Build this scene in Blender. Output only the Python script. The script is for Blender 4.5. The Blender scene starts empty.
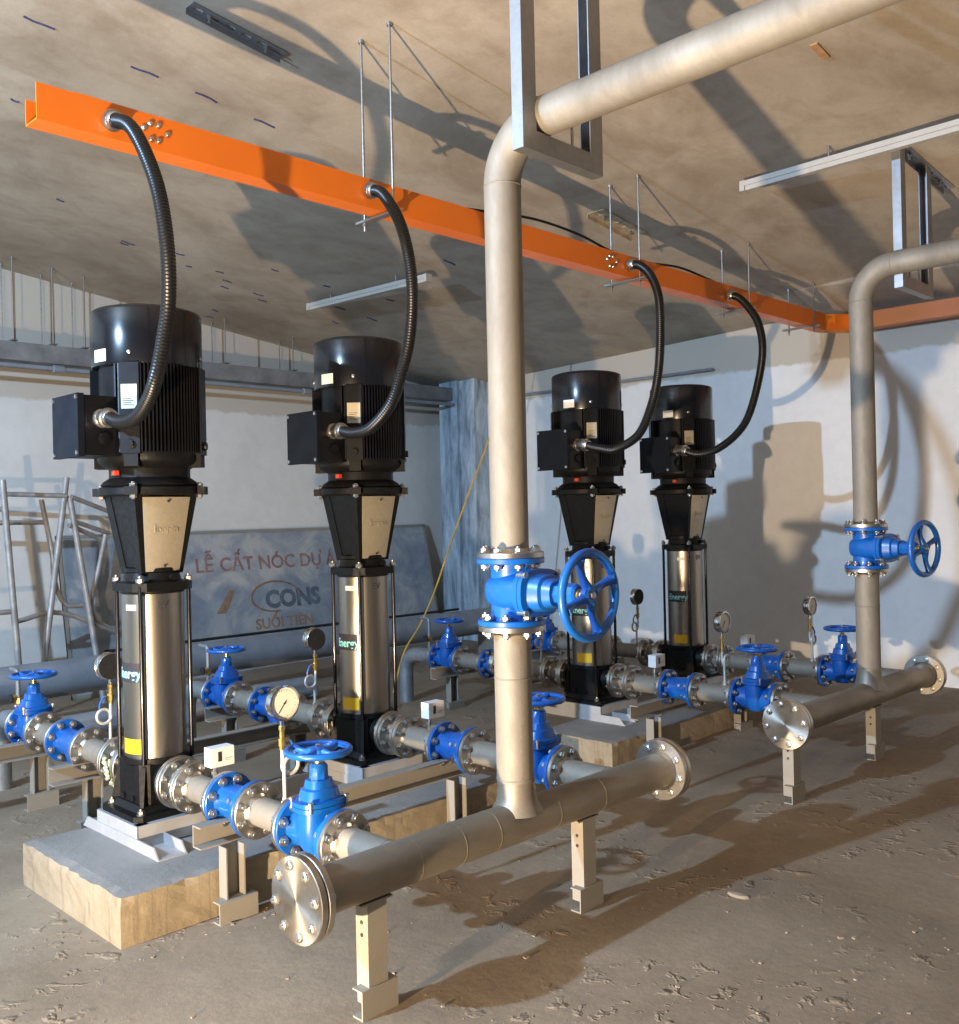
import bpy, bmesh, math, random
from math import pi, sin, cos, radians
from mathutils import Vector, Matrix, Quaternion

random.seed(7)
C = bpy.context.scene.collection
S = 1.15            # one survey unit in metres
E0 = 1.37           # eye height in survey units

def A(x, y, z):
    """survey units (origin under the eye, z from eye level) -> metres above the floor"""
    return Vector((x*S, y*S, (z+E0)*S))

# ------------------------------------------------------------------ materials
def _nt(name):
    m = bpy.data.materials.new(name); m.use_nodes = True
    nt = m.node_tree; b = nt.nodes['Principled BSDF']
    return m, nt, b

def N(nt, t, **kw):
    n = nt.nodes.new(t)
    for k, v in kw.items():
        if k.startswith('_'): n.inputs[k[1:].replace('_', ' ')].default_value = v
        else: setattr(n, k, v)
    return n

def ramp(nt, fac, stops):
    r = nt.nodes.new('ShaderNodeValToRGB')
    e = r.color_ramp.elements
    while len(e) < len(stops): e.new(0.5)
    for i, (p, c) in enumerate(stops):
        e[i].position = p; e[i].color = (*c, 1) if len(c) == 3 else c
    nt.links.new(fac, r.inputs[0]); return r.outputs[0]

def noise(nt, scale, detail=4, rough=.6, coord='Object', stretch=None, dist=0):
    tc = nt.nodes.new('ShaderNodeTexCoord'); mp = nt.nodes.new('ShaderNodeMapping')
    nt.links.new(tc.outputs[coord], mp.inputs[0])
    if stretch: mp.inputs['Scale'].default_value = stretch
    n = nt.nodes.new('ShaderNodeTexNoise')
    n.inputs['Scale'].default_value = scale; n.inputs['Detail'].default_value = detail
    n.inputs['Roughness'].default_value = rough; n.inputs['Distortion'].default_value = dist
    nt.links.new(mp.outputs[0], n.inputs['Vector'])
    return n.outputs[0]

def mixc(nt, fac, a, b, mode='MIX'):
    m = nt.nodes.new('ShaderNodeMix'); m.data_type = 'RGBA'; m.blend_type = mode
    for v, s in ((fac, m.inputs[0]), (a, m.inputs[6]), (b, m.inputs[7])):
        if isinstance(v, (int, float)): s.default_value = v
        elif isinstance(v, tuple): s.default_value = (*v, 1) if len(v) == 3 else v
        else: nt.links.new(v, s)
    return m.outputs[2]

def bump(nt, b, h, strength=.3, dist=.01):
    n = nt.nodes.new('ShaderNodeBump'); n.inputs['Strength'].default_value = strength
    n.inputs['Distance'].default_value = dist
    nt.links.new(h, n.inputs['Height']); nt.links.new(n.outputs[0], b.inputs['Normal'])

def simple(name, col, rough=.5, metal=0, var=.12, scale=8, coat=0, bmp=0, stretch=None, spec=.5):
    m, nt, b = _nt(name)
    d = tuple(c*(1-var) for c in col); l = tuple(min(1, c*(1+var)) for c in col)
    n = noise(nt, scale, 5, .6, stretch=stretch)
    nt.links.new(ramp(nt, n, [(.3, d), (.7, l)]), b.inputs['Base Color'])
    r = ramp(nt, n, [(.3, (min(1, rough*1.2),)*3), (.7, (rough*.85,)*3)])
    nt.links.new(r, b.inputs['Roughness'])
    b.inputs['Metallic'].default_value = metal
    b.inputs['Specular IOR Level'].default_value = spec
    if coat: b.inputs['Coat Weight'].default_value = coat; b.inputs['Coat Roughness'].default_value = .08
    if bmp: bump(nt, b, n, bmp, .004)
    return m

M = {}
M['black'] = simple('black_paint', (.005, .005, .006), .38, 0, .3, 14, coat=.08, bmp=.08, spec=.22)
M['black_gloss'] = simple('black_gloss_paint', (.005, .005, .007), .24, 0, .2, 6, coat=.28, spec=.35)
M['black_plastic'] = simple('black_plastic', (.006, .008, .014), .5, 0, .1, 10, spec=.15)
M['iron_black'] = simple('black_cast_iron', (.006, .006, .006), .45, 0, .35, 40, coat=.03, bmp=.25, spec=.18)
M['blue'] = simple('blue_enamel', (.003, .090, .37), .34, 0, .12, 18, coat=.3, bmp=.12)
M['orange'] = simple('orange_enamel', (.74, .175, .009), .42, 0, .06, 3, coat=.1)
M['brass'] = simple('brass', (.75, .5, .16), .3, 1, .1, 20)
M['yellow'] = simple('yellow_paint', (.85, .55, .03), .45, 0, .08, 12)
M['white'] = simple('white_plastic', (.75, .74, .72), .45, 0, .04, 12)
M['rubber'] = simple('black_rubber', (.01, .01, .01), .7, 0, .2, 12)
M['bolt'] = simple('zinc_bolt', (.47, .46, .44), .36, 1, .15, 30)
M['chrome'] = simple('polished_steel', (.66, .65, .64), .16, 1, .05, 6)
M['rod'] = simple('threaded_zinc_rod', (.38, .36, .33), .45, 1, .2, 60)
M['yellow_cable'] = simple('yellow_cable_sheath', (.60, .36, .05), .55, 0, .2, 12)
M['mark'] = simple('blue_chalk', (.05, .05, .12), .9, 0, .3, 30)
M['grey_pipe'] = simple('grey_painted_pipe', (.20, .22, .25), .55, 0, .18, 5, bmp=.05)
M['teal'] = simple('teal_print', (.02, .42, .45), .5, 0, .05, 5)
M['cyan'] = simple('cyan_print', (.30, .78, .85), .5, 0, .03, 5)
M['ink'] = simple('dark_print', (.03, .025, .03), .6, 0, .1, 5)
M['yellow_label'] = simple('yellow_label', (.86, .50, .015), .45, 0, .03, 5)
M['aluminium'] = simple('scaffold_tube_zinc', (.34, .32, .30), .5, .35, .25, 9)
M['rust_wood'] = simple('brown_plank', (.24, .16, .11), .8, 0, .2, 12)

def steel(name, col, rough, dirt, scale=6, stretch=(1, 1, 1), metal=1):
    m, nt, b = _nt(name)
    n1 = noise(nt, scale, 6, .65, stretch=stretch, dist=.4)
    n2 = noise(nt, scale*7, 4, .7, stretch=stretch)
    c = ramp(nt, n1, [(.32, tuple(x*dirt for x in col)), (.62, col)])
    c = mixc(nt, .25, c, ramp(nt, n2, [(.3, (.45, .42, .38)), (.7, (1, 1, 1))]), 'MULTIPLY')
    nt.links.new(c, b.inputs['Base Color'])
    nt.links.new(ramp(nt, n1, [(.3, (rough*1.35,)*3), (.7, (rough,)*3)]), b.inputs['Roughness'])
    b.inputs['Metallic'].default_value = metal
    bump(nt, b, n2, .06, .003)
    return m
M['steel_pipe'] = steel('stainless_pipe', (.30, .27, .225), .55, .76, 4, (1, 1, .35), metal=.35)
M['steel_pipe'].node_tree.nodes['Principled BSDF'].inputs['Specular IOR Level'].default_value = .3
M['steel_header'] = steel('stainless_header_pipe', (.33, .285, .225), .46, .68, 4, (.35, 1, 1), metal=.6)
M['steel_flange'] = steel('stainless_flange', (.58, .55, .50), .30, .7, 9)
M['steel_sleeve'] = steel('brushed_stainless_sleeve', (.43, .375, .30), .27, .80, 5, (1, 1, .12))
M['steel_plate'] = steel('brushed_stainless_plate', (.52, .455, .33), .40, .92, 8, (1, .1, 1), metal=.55)
M['galv'] = steel('galvanised_channel', (.36, .36, .37), .42, .85, 5, metal=.85)
M['channel'] = simple('grey_primed_channel', (.26, .237, .20), .6, .15, .07, 9, bmp=.04)
M['steel_dark'] = steel('grey_primed_pipe', (.30, .32, .34), .5, .7, 5, metal=.6)

def hose_mat():
    m, nt, b = _nt('ribbed_black_hose')
    b.inputs['Base Color'].default_value = (.006, .006, .006, 1)
    b.inputs['Roughness'].default_value = .36; b.inputs['Specular IOR Level'].default_value = .4
    return m
M['hose'] = hose_mat()

def floor_mat():
    m, nt, b = _nt('dusty_concrete_floor')
    n1 = noise(nt, .8, 5, .6, dist=.6); n2 = noise(nt, 5, 8, .7); n3 = noise(nt, 40, 5, .7)
    c = ramp(nt, n1, [(.35, (.213, .157, .101)), (.5, (.257, .195, .132)), (.68, (.305, .238, .166))])
    c = mixc(nt, .45, c, ramp(nt, n2, [(.3, (.62, .58, .54)), (.7, (1.0, 1.0, 1.0))]), 'MULTIPLY')
    c = mixc(nt, .25, c, ramp(nt, n3, [(.3, (.5, .48, .46)), (.7, (1, 1, 1))]), 'MULTIPLY')
    nt.links.new(c, b.inputs['Base Color'])
    b.inputs['Roughness'].default_value = .82
    # scuffed, crusted patches between smoother trowelled areas
    n4 = noise(nt, 13, 3, .55, dist=.3); n5 = noise(nt, 1.3, 3, .5, dist=.5)
    crust = ramp(nt, n4, [(.56, (0, 0, 0)), (.72, (1, 1, 1))]); mk = ramp(nt, n5, [(.48, (0, 0, 0)), (.62, (1, 1, 1))])
    h = mixc(nt, 1.0, crust, mk, 'MULTIPLY')
    h = mixc(nt, .35, h, n2, 'ADD')
    bump(nt, b, h, .6, .03)
    return m
M['floor'] = floor_mat()

def ceiling_mat():
    m, nt, b = _nt('bare_concrete_soffit')
    n1 = noise(nt, .9, 5, .6, dist=1.0); n2 = noise(nt, 3.0, 8, .68, stretch=(1, 1.4, 1), dist=.4); n3 = noise(nt, 60, 4, .7)
    c = ramp(nt, n1, [(.34, (.335, .275, .205)), (.5, (.425, .36, .28)), (.66, (.495, .425, .335))])
    c = mixc(nt, .45, c, ramp(nt, n2, [(.36, (.68, .60, .50)), (.55, (1, 1, 1))]), 'MULTIPLY')
    c = mixc(nt, .18, c, ramp(nt, n3, [(.3, (.5, .5, .5)), (.6, (1, 1, 1))]), 'MULTIPLY')
    nt.links.new(c, b.inputs['Base Color']); b.inputs['Roughness'].default_value = .75
    bump(nt, b, n2, .25, .01)
    return m
M['ceiling'] = ceiling_mat()

def wall_mat(name, a, bb, band=None):
    m, nt, b = _nt(name)
    n1 = noise(nt, .9, 5, .6, dist=.8); n2 = noise(nt, 9, 6, .7)
    c = ramp(nt, n1, [(.35, a), (.65, bb)])
    c = mixc(nt, .2, c, ramp(nt, n2, [(.3, (.7, .68, .65)), (.6, (1, 1, 1))]), 'MULTIPLY')
    if band:      # the unpainted strip of render left above the white paint
        tc = nt.nodes.new('ShaderNodeTexCoord'); sp = nt.nodes.new('ShaderNodeSeparateXYZ')
        nt.links.new(tc.outputs['Object'], sp.inputs[0])
        ad = N(nt, 'ShaderNodeMath', operation='MULTIPLY_ADD'); nt.links.new(noise(nt, 6, 3), ad.inputs[0])
        ad.inputs[1].default_value = .10; nt.links.new(sp.outputs[2], ad.inputs[2])
        f = ramp(nt, ad.outputs[0], [(0, (0, 0, 0)), (1, (1, 1, 1))])
        g = N(nt, 'ShaderNodeMapRange'); g.inputs['From Min'].default_value = band; g.inputs['From Max'].default_value = band+.03
        nt.links.new(ad.outputs[0], g.inputs['Value'])
        c = mixc(nt, g.outputs[0], c, (.52, .46, .38))
    nt.links.new(c, b.inputs['Base Color']); b.inputs['Roughness'].default_value = .8
    bump(nt, b, n2, .12, .004)
    return m
M['wall_r'] = wall_mat('white_painted_wall', (.70, .685, .665), (.77, .75, .725), band=2.93)
M['wall_l'] = wall_mat('off_white_painted_wall', (.63, .60, .555), (.70, .67, .62), band=2.72)
M['column'] = wall_mat('waterproofed_column', (.20, .26, .32), (.36, .43, .50))

def column_mat():
    m, nt, b = _nt('streaked_blue_grey_coating')
    n1 = noise(nt, 7, 6, .7, stretch=(1, 1, .18), dist=.6); n2 = noise(nt, 24, 5, .7, stretch=(1, 1, .3))
    c = ramp(nt, n1, [(.32, (.13, .17, .21)), (.46, (.30, .38, .45)), (.64, (.58, .66, .72))])
    c = mixc(nt, .4, c, ramp(nt, n2, [(.3, (.5, .5, .5)), (.6, (1, 1, 1))]), 'MULTIPLY')
    nt.links.new(c, b.inputs['Base Color']); b.inputs['Roughness'].default_value = .6
    bump(nt, b, n1, .4, .01)
    return m
M['column'] = column_mat()
M['ledge'] = simple('rough_grey_concrete', (.17, .165, .165), .85, 0, .3, 5, bmp=.3)

def plinth_mat():
    m, nt, b = _nt('yellowish_cast_concrete')
    n1 = noise(nt, 2.5, 5, .6, dist=.5); n2 = noise(nt, 12, 7, .75); n3 = noise(nt, 2.2, 3, .5, stretch=(1.6, 1.6, .12), dist=1.5)
    c = ramp(nt, n1, [(.3, (.21, .165, .11)), (.5, (.275, .222, .150)), (.7, (.33, .28, .20))])
    c = mixc(nt, .45, c, ramp(nt, n2, [(.3, (.6, .56, .5)), (.6, (1, 1, 1))]), 'MULTIPLY')
    c = mixc(nt, .35, c, ramp(nt, n3, [(.485, (1, 1, 1)), (.5, (.35, .3, .25)), (.515, (1, 1, 1))]), 'MULTIPLY')
    # dust-grey screed on the faces that look up
    g = nt.nodes.new('ShaderNodeNewGeometry'); sp = nt.nodes.new('ShaderNodeSeparateXYZ')
    nt.links.new(g.outputs['True Normal'], sp.inputs[0])
    up = ramp(nt, sp.outputs[2], [(.75, (0, 0, 0)), (.9, (1, 1, 1))])
    c = mixc(nt, up, c, ramp(nt, n1, [(.3, (.20, .185, .17)), (.7, (.27, .25, .23))]))
    nt.links.new(c, b.inputs['Base Color']); b.inputs['Roughness'].default_value = .85
    bump(nt, b, n2, .5, .015)
    return m
M['plinth'] = plinth_mat()

def board_mat():
    m, nt, b = _nt('weathered_printed_board')
    n1 = noise(nt, 2.2, 5, .65, dist=.9); n2 = noise(nt, 14, 5, .7)
    c = ramp(nt, n1, [(.35, (.20, .23, .27)), (.52, (.30, .32, .34)), (.62, (.40, .40, .39))])
    c = mixc(nt, .3, c, ramp(nt, n2, [(.3, (.6, .6, .6)), (.6, (1, 1, 1))]), 'MULTIPLY')
    nt.links.new(c, b.inputs['Base Color']); b.inputs['Roughness'].default_value = .5
    return m
M['board'] = board_mat()
M['board_red'] = simple('faded_red_print', (.24, .14, .125), .6, 0, .3, 12)
M['board_orange'] = simple('faded_orange_print', (.32, .19, .115), .6, 0, .3, 12)
M['board_dark'] = simple('faded_dark_print', (.12, .14, .17), .6, 0, .3, 12)
M['dial'] = simple('cream_dial', (.72, .68, .56), .4, 0, .03, 8)
M['tape'] = simple('green_white_residue', (.45, .52, .34), .7, 0, .35, 40)
M['cream_pipe'] = simple('pale_steel_tube', (.58, .56, .52), .4, .3, .1, 12)
M['red'] = simple('red_plug', (.6, .06, .02), .5, 0, .1, 8)
M['pipe_ink'] = simple('worn_pipe_stencil', (.20, .17, .14), .7, 0, .4, 60)
M['wood'] = simple('formwork_wood', (.36, .20, .09), .8, 0, .2, 20)
M['rusty'] = simple('rust_stained_steel', (.42, .34, .22), .6, .3, .35, 14)
M['cream'] = simple('aged_cream_enamel', (.42, .39, .345), .5, 0, .06, 8)
M['zinc'] = simple('zinc_sprayed_steel', (.40, .40, .405), .5, .3, .14, 7, bmp=.04)
M['gravel'] = simple('concrete_crumbs', (.22, .18, .14), .9, 0, .2, 20)

# ------------------------------------------------------------------ mesh kit
def frame(axis):
    z = Vector(axis).normalized()
    h = Vector((0, 0, 1)) if abs(z.z) < .9 else Vector((1, 0, 0))
    x = h.cross(z).normalized(); y = z.cross(x)
    return Matrix((x, y, z)).transposed()

class MB:
    def __init__(s): s.bm = bmesh.new()
    def _add(s, verts, faces):
        vs = [s.bm.verts.new(v) for v in verts]
        for f in faces:
            try: s.bm.faces.new([vs[i] for i in f])
            except ValueError: pass
        return vs
    def box(s, lo, hi, mat=None):
        (x0, y0, z0), (x1, y1, z1) = lo, hi
        v = [Vector(p) for p in ((x0,y0,z0),(x1,y0,z0),(x1,y1,z0),(x0,y1,z0),(x0,y0,z1),(x1,y0,z1),(x1,y1,z1),(x0,y1,z1))]
        if mat is not None: v = [mat @ p for p in v]
        s._add(v, [(0,3,2,1),(4,5,6,7),(0,1,5,4),(1,2,6,5),(2,3,7,6),(3,0,4,7)]); return s
    def cbox(s, c, size, mat=None):
        c = Vector(c); h = Vector(size)/2
        return s.box(c-h, c+h, mat)
    def lathe(s, prof, origin=(0,0,0), axis=(0,0,1), n=32, sy=1.0, close=True):
        """prof: list of (radius, height)"""
        R = frame(axis); o = Vector(origin); rows = []
        for r, h in prof:
            if r < 1e-6: rows.append([s.bm.verts.new(o + R @ Vector((0, 0, h)))])
            else: rows.append([s.bm.verts.new(o + R @ Vector((r*cos(2*pi*i/n), sy*r*sin(2*pi*i/n), h))) for i in range(n)])
        for a, b in zip(rows, rows[1:]):
            for i in range(n):
                j = (i+1) % n
                q = [a[i % len(a)], a[j % len(a)], b[j % len(b)], b[i % len(b)]]
                u = []
                for x in q:
                    if x not in u: u.append(x)
                if len(u) > 2:
                    try: s.bm.faces.new(u)
                    except ValueError: pass
        if close:
            for row, fl in ((rows[0], True), (rows[-1], False)):
                if len(row) > 2:
                    try: s.bm.faces.new(row[::-1] if fl else row)
                    except ValueError: pass
        return s
    def cyl(s, p0, p1, r, r1=None, n=24):
        p0 = Vector(p0); p1 = Vector(p1); L = (p1-p0).length
        return s.lathe([(r, 0), (r if r1 is None else r1, L)], p0, p1-p0, n)
    def disc(s, c, axis, r, t, n=40, hole=0, bev=.0025):
        """flange centred on c, thickness t"""
        p = [(hole, -t/2), (r-bev, -t/2), (r, -t/2+bev), (r, t/2-bev), (r-bev, t/2), (hole, t/2)]
        if hole: p.append((hole, -t/2))
        return s.lathe(p, c, axis, n, close=not hole)
    def tube(s, pts, r, n=12, closed=False, caps=True, rib=0, ribstep=None):
        pts = [Vector(p) for p in pts]; m = len(pts); rows = []
        T = []
        for i in range(m):
            if closed: t = pts[(i+1) % m]-pts[i-1]
            else: t = pts[min(i+1, m-1)]-pts[max(i-1, 0)]
            T.append(t.normalized())
        R = frame(T[0]); x = R.col[0].copy()
        for i in range(m):
            x = (x - T[i]*x.dot(T[i])).normalized(); y = T[i].cross(x)
            rr = r[i] if isinstance(r, (list, tuple)) else r
            if rib and i % 2: rr *= 1-rib
            rows.append([s.bm.verts.new(pts[i] + x*rr*cos(2*pi*k/n) + y*rr*sin(2*pi*k/n)) for k in range(n)])
        rng = range(m) if closed else range(m-1)
        for i in rng:
            a, b = rows[i], rows[(i+1) % m]
            for k in range(n):
                l = (k+1) % n
                try: s.bm.faces.new((a[k], a[l], b[l], b[k]))
                except ValueError: pass
        if caps and not closed:
            s.bm.faces.new(rows[0][::-1]); s.bm.faces.new(rows[-1])
        return s
    def prism(s, poly, z0, z1, mat=None, taper=None):
        """poly in local xy extruded z0..z1 ; taper=(sx,sy) scale of the top"""
        tx, ty = taper or (1, 1); n = len(poly)
        v = [Vector((x, y, z0)) for x, y in poly]+[Vector((x*tx, y*ty, z1)) for x, y in poly]
        if mat is not None: v = [mat @ p for p in v]
        f = [tuple(range(n))[::-1], tuple(range(n, 2*n))]+[(i, (i+1) % n, n+(i+1) % n, n+i) for i in range(n)]
        s._add(v, f); return s
    def build(s, name, mat, parent=None, smooth=True, bevel=0, loc=None, segs=2):
        if bevel:
            ed = [e for e in s.bm.edges if len(e.link_faces) == 2 and e.calc_face_angle(0) > radians(50)]
            bmesh.ops.bevel(s.bm, geom=ed, offset=bevel, segments=segs, affect='EDGES', clamp_overlap=True, profile=.6)
        bmesh.ops.recalc_face_normals(s.bm, faces=s.bm.faces[:])
        me = bpy.data.meshes.new(name)
        s.bm.to_mesh(me); s.bm.free()
        if smooth:
            for p in me.polygons: p.use_smooth = True
            me.set_sharp_from_angle(angle=radians(38))
        me.materials.append(M[mat] if isinstance(mat, str) else mat)
        o = bpy.data.objects.new(name, me); C.objects.link(o)
        if parent is not None: o.parent = parent
        if loc is not None: o.location = loc
        return o

def channel_poly(w, h, t):
    """C section: web along x (width w) at y=0, flanges reach to y=h"""
    return [(-w/2, 0), (w/2, 0), (w/2, h), (w/2-t, h), (w/2-t, t), (-w/2+t, t), (-w/2+t, h), (-w/2, h)]

def basis(x, y, z, o=(0, 0, 0)):
    m = Matrix((Vector(x), Vector(y), Vector(z))).transposed().to_4x4(); m.translation = Vector(o); return m

def tag(o, label=None, cat=None, group=None, kind=None):
    if label: o['label'] = label
    if cat: o['category'] = cat
    if group: o['group'] = group
    if kind: o['kind'] = kind
    return o

def thing(name, label, cat, loc=(0, 0, 0), rot=(0, 0, 0), group=None):
    o = bpy.data.objects.new(name, None); C.objects.link(o)
    o.empty_display_size = .1
    o.location = loc; o.rotation_euler = rot
    return tag(o, label, cat, group)

KIDS = {}
def kids(o):
    return [c for c in bpy.data.objects if c.parent == o]

def copy_tree(o, parent=None, ks=None):
    c = o.copy(); C.objects.link(c)
    if parent is not None: c.parent = parent
    for k in kids(o):
        copy_tree(k, c)
    return c

def dup(root, loc, label, rot=None, group=None):
    r = copy_tree(root); r.location = loc; r['label'] = label
    if rot is not None: r.rotation_euler = rot
    if group: r['group'] = group
    return r

def inst(src, parent, loc, rot=None):
    """one more part that shares the mesh of src"""
    c = src.copy(); C.objects.link(c); c.parent = parent; c.location = loc
    if rot is not None: c.rotation_euler = rot
    return c

def catmull(pts, k=10):
    P = [Vector(p) for p in pts]; P = [P[0]*2-P[1]]+P+[P[-1]*2-P[-2]]; out = []
    for i in range(1, len(P)-2):
        for j in range(k):
            t = j/k; a, b, c, d = P[i-1], P[i], P[i+1], P[i+2]
            out.append(.5*((2*b)+(c-a)*t+(2*a-5*b+4*c-d)*t*t+(3*b-a-3*c+d)*t**3))
    out.append(P[-2]); return out

def text_mesh(body, size, extrude=.0006, bold=0):
    cu = bpy.data.curves.new('writing', 'FONT'); cu.body = body; cu.size = size
    cu.align_x = 'CENTER'; cu.align_y = 'CENTER'; cu.extrude = extrude; cu.offset = bold
    cu.resolution_u = 3
    t = bpy.data.objects.new('writing', cu); C.objects.link(t)
    bpy.context.view_layer.update()
    me = bpy.data.meshes.new_from_object(t.evaluated_get(bpy.context.evaluated_depsgraph_get()))
    bpy.data.objects.remove(t); bpy.data.curves.remove(cu)
    return me

def text_obj(name, body, size, mat, parent, mtx, warp=None, extrude=.0006, bold=0, sx=1.0):
    me = text_mesh(body, size, extrude, bold)
    for v in me.vertices:
        v.co.x *= sx
        v.co = warp(v.co) if warp else mtx @ v.co
    me.materials.clear(); me.materials.append(M[mat])
    o = bpy.data.objects.new(name, me); C.objects.link(o); o.parent = parent
    return o

def arc_patch(b, r, a0, a1, z0, z1, th=.0012, n=12):
    """label wrapped on a vertical cylinder"""
    vi = []; vo = []
    for i in range(n+1):
        a = radians(a0+(a1-a0)*i/n)
        for z in (z0, z1):
            vi.append((r*cos(a), r*sin(a), z)); vo.append(((r+th)*cos(a), (r+th)*sin(a), z))
    vs = [b.bm.verts.new(p) for p in vi+vo]; m = len(vi)
    F = []
    for i in range(n):
        k = 2*i
        F += [(k, k+1, k+3, k+2), (m+k, m+k+2, m+k+3, m+k+1), (k, k+2, m+k+2, m+k), (k+1, m+k+1, m+k+3, k+3)]
    F += [(0, m, m+1, 1), (2*n, 2*n+1, m+2*n+1, m+2*n)]
    for f in F: b.bm.faces.new([vs[i] for i in f])

# ------------------------------------------------------------------ setting
WX = 7.33; WY = 7.75
def ceil_z(x, y): return 2.579-.128*x-.036*y

def floor_z(x): return -E0+.035*min(1, max(0, (x-3.3)/1.7))
b = MB()
sec = [(-5, 0), (3.3, 0), (3.8, 0), (4.4, 0), (5.0, 0), (WX+.2, 0)]
n = len(sec); vv = []
for y in (-5, WY+.2):
    vv += [A(x, y, floor_z(x)) for x, _ in sec]+[A(x, y, -E0-.15) for x, _ in sec]
F_ = []
for i in range(n-1):
    F_ += [(i, i+1, 2*n+i+1, 2*n+i), (n+i, 3*n+i, 3*n+i+1, n+i+1), (i, n+i, n+i+1, i+1), (2*n+i, 2*n+i+1, 3*n+i+1, 3*n+i)]
F_ += [(0, 2*n, 3*n, n), (n-1, 2*n-1, 4*n-1, 3*n-1)]
b._add(vv, F_)
fl = b.build('floor', 'floor', smooth=False); tag(fl, kind='structure')

b = MB()
def cz(x, y, up=0): return A(x, y, ceil_z(x, y)+up)
b._add([cz(-5,-5), cz(WX+.2,-5), cz(WX+.2,WY+.2), cz(-5,WY+.2), cz(-5,-5,.2), cz(WX+.2,-5,.2), cz(WX+.2,WY+.2,.2), cz(-5,WY+.2,.2)],
       [(0,3,2,1),(4,5,6,7),(0,1,5,4),(1,2,6,5),(2,3,7,6),(3,0,4,7)])
ce = b.build('ceiling', 'ceiling', smooth=False); tag(ce, kind='structure')

b = MB(); b.box(A(WX, -5, -E0), A(WX+.2, WY+.2, 3.2)); w = b.build('wall_right', 'wall_r', smooth=False); tag(w, kind='structure')
b = MB(); b.box(A(-5, WY, -E0), A(WX, WY+.2, 3.2)); w = b.build('wall_back', 'wall_l', smooth=False); tag(w, kind='structure')
# corner column, slightly uneven coating
b = MB(); b.box(A(7.13, 7.08, -E0), A(WX, 7.30, 1.6)); b.box(A(7.09, 7.30, -E0), A(WX, 7.57, 1.6))
w = b.build('wall_column', 'column', smooth=False, bevel=.01); tag(w, kind='structure')
# rough concrete ledge running high along the back wall
b = MB(); b.box(A(-5, 7.36, 1.20), A(WX, WY, 1.335)); w = b.build('trim_1', 'ledge', smooth=False, bevel=.006); tag(w, kind='structure')
# shallow downstand of the soffit along the right wall, above the trunking
b = MB(); pts = []
for y in (-5, 3.55):
    pts += [A(6.72, y, ceil_z(6.72, y)+.01), A(WX+.02, y, ceil_z(WX, y)+.02), A(WX+.02, y, 1.438)]
b._add(pts, [(0,1,2),(3,5,4),(0,3,4,1),(1,4,5,2),(2,5,3,0)])
w = b.build('trim_2', 'ceiling', smooth=False); tag(w, kind='structure')
# chalk marks on the soffit : (px-derived survey x,y, heading, length)
b = MB()
MARKS = [(1.69,4.33,.13),(2.18,4.33,.13),(2.49,4.305,.12),(2.82,4.297,.12),(3.10,6.46,.10),(3.09,6.50,.06),(3.44,6.36,.06),(3.6,6.53,.04),(3.81,6.45,.06),(3.95,6.58,.08),
         (4.01,6.72,.07),(4.05,6.08,.06),(4.27,6.65,.09),(4.37,6.75,.08),(4.50,6.05,.06),(4.89,6.39,.10),(5.23,6.40,.11),(5.09,6.73,.08),(4.75,6.49,.06),(5.01,5.90,.07),(4.76,4.94,.12),(4.32,7.5,.07),(4.26,7.3,.06),(2.5,6.13,.05),(1.86,5.1,.04)]
for i, (x, y, L) in enumerate(MARKS):
    a = .25*(random.random()-.5)
    p = [A(x+L*(k/3-.5)*cos(a), y+L*(k/3-.5)*sin(a)+.006*sin(k*1.7+i), ceil_z(x, y)-.0005-L*(k/3-.5)*.128*cos(a)) for k in range(4)]
    b.tube(p, .0075, 5)
o = b.build('chalk_mark', 'mark', ce); tag(o, kind='stuff')

# ------------------------------------------------------------------ plinths
def plinth(x0, x1, y0, y1, label, seed):
    rnd = random.Random(seed); o0 = A(x0, y0, -E0)
    t = thing('concrete_plinth', label, 'plinth', o0, group='cast concrete pump plinths')
    W, D, H = (x1-x0)*S, (y1-y0)*S, .186
    bm = bmesh.new(); nx, ny, nz = 40, 18, 5
    bmesh.ops.create_cube(bm, size=1)
    bmesh.ops.subdivide_edges(bm, edges=[e for e in bm.edges if abs((e.verts[0].co-e.verts[1].co).x) > .5], cuts=nx, use_grid_fill=True)
    bmesh.ops.subdivide_edges(bm, edges=[e for e in bm.edges if abs((e.verts[0].co-e.verts[1].co).y) > .5], cuts=ny, use_grid_fill=True)
    bmesh.ops.subdivide_edges(bm, edges=[e for e in bm.edges if abs((e.verts[0].co-e.verts[1].co).z) > .5], cuts=nz, use_grid_fill=True)
    for v in bm.verts:
        c = v.co.copy(); ex = .5-abs(c.x); ey = .5-abs(c.y)
        v.co = Vector(((c.x+.5)*W, (c.y+.5)*D, (c.z+.5)*H))
        edge = min(ex*W, ey*D) < .01
        if edge and c.z > .45:
            v.co.z -= rnd.random()*.006+.001; inw = rnd.random()**3*.014
            if ex*W < .01: v.co.x += inw*(1 if c.x < 0 else -1)
            if ey*D < .01: v.co.y += inw*(1 if c.y < 0 else -1)
        elif edge and c.z > -.45:
            j = (rnd.random()-.5)*.006
            if ex*W < .01: v.co.x += j
            if ey*D < .01: v.co.y += j
    me = bpy.data.meshes.new('concrete_block'); bmesh.ops.recalc_face_normals(bm, faces=bm.faces[:]); bm.to_mesh(me); bm.free()
    me.materials.append(M['plinth'])
    ob = bpy.data.objects.new('concrete_block', me); C.objects.link(ob); ob.parent = t
    return t
plinth(1.365, 3.24, 3.0, 3.82, 'yellowish concrete plinth carrying the two nearest pumps at left', 1)
plinth(4.02, 6.05, 3.04, 3.86, 'yellowish concrete plinth carrying the two far pumps, behind the foreground header', 2)
PZ = .184   # plinth top, metres

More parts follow.
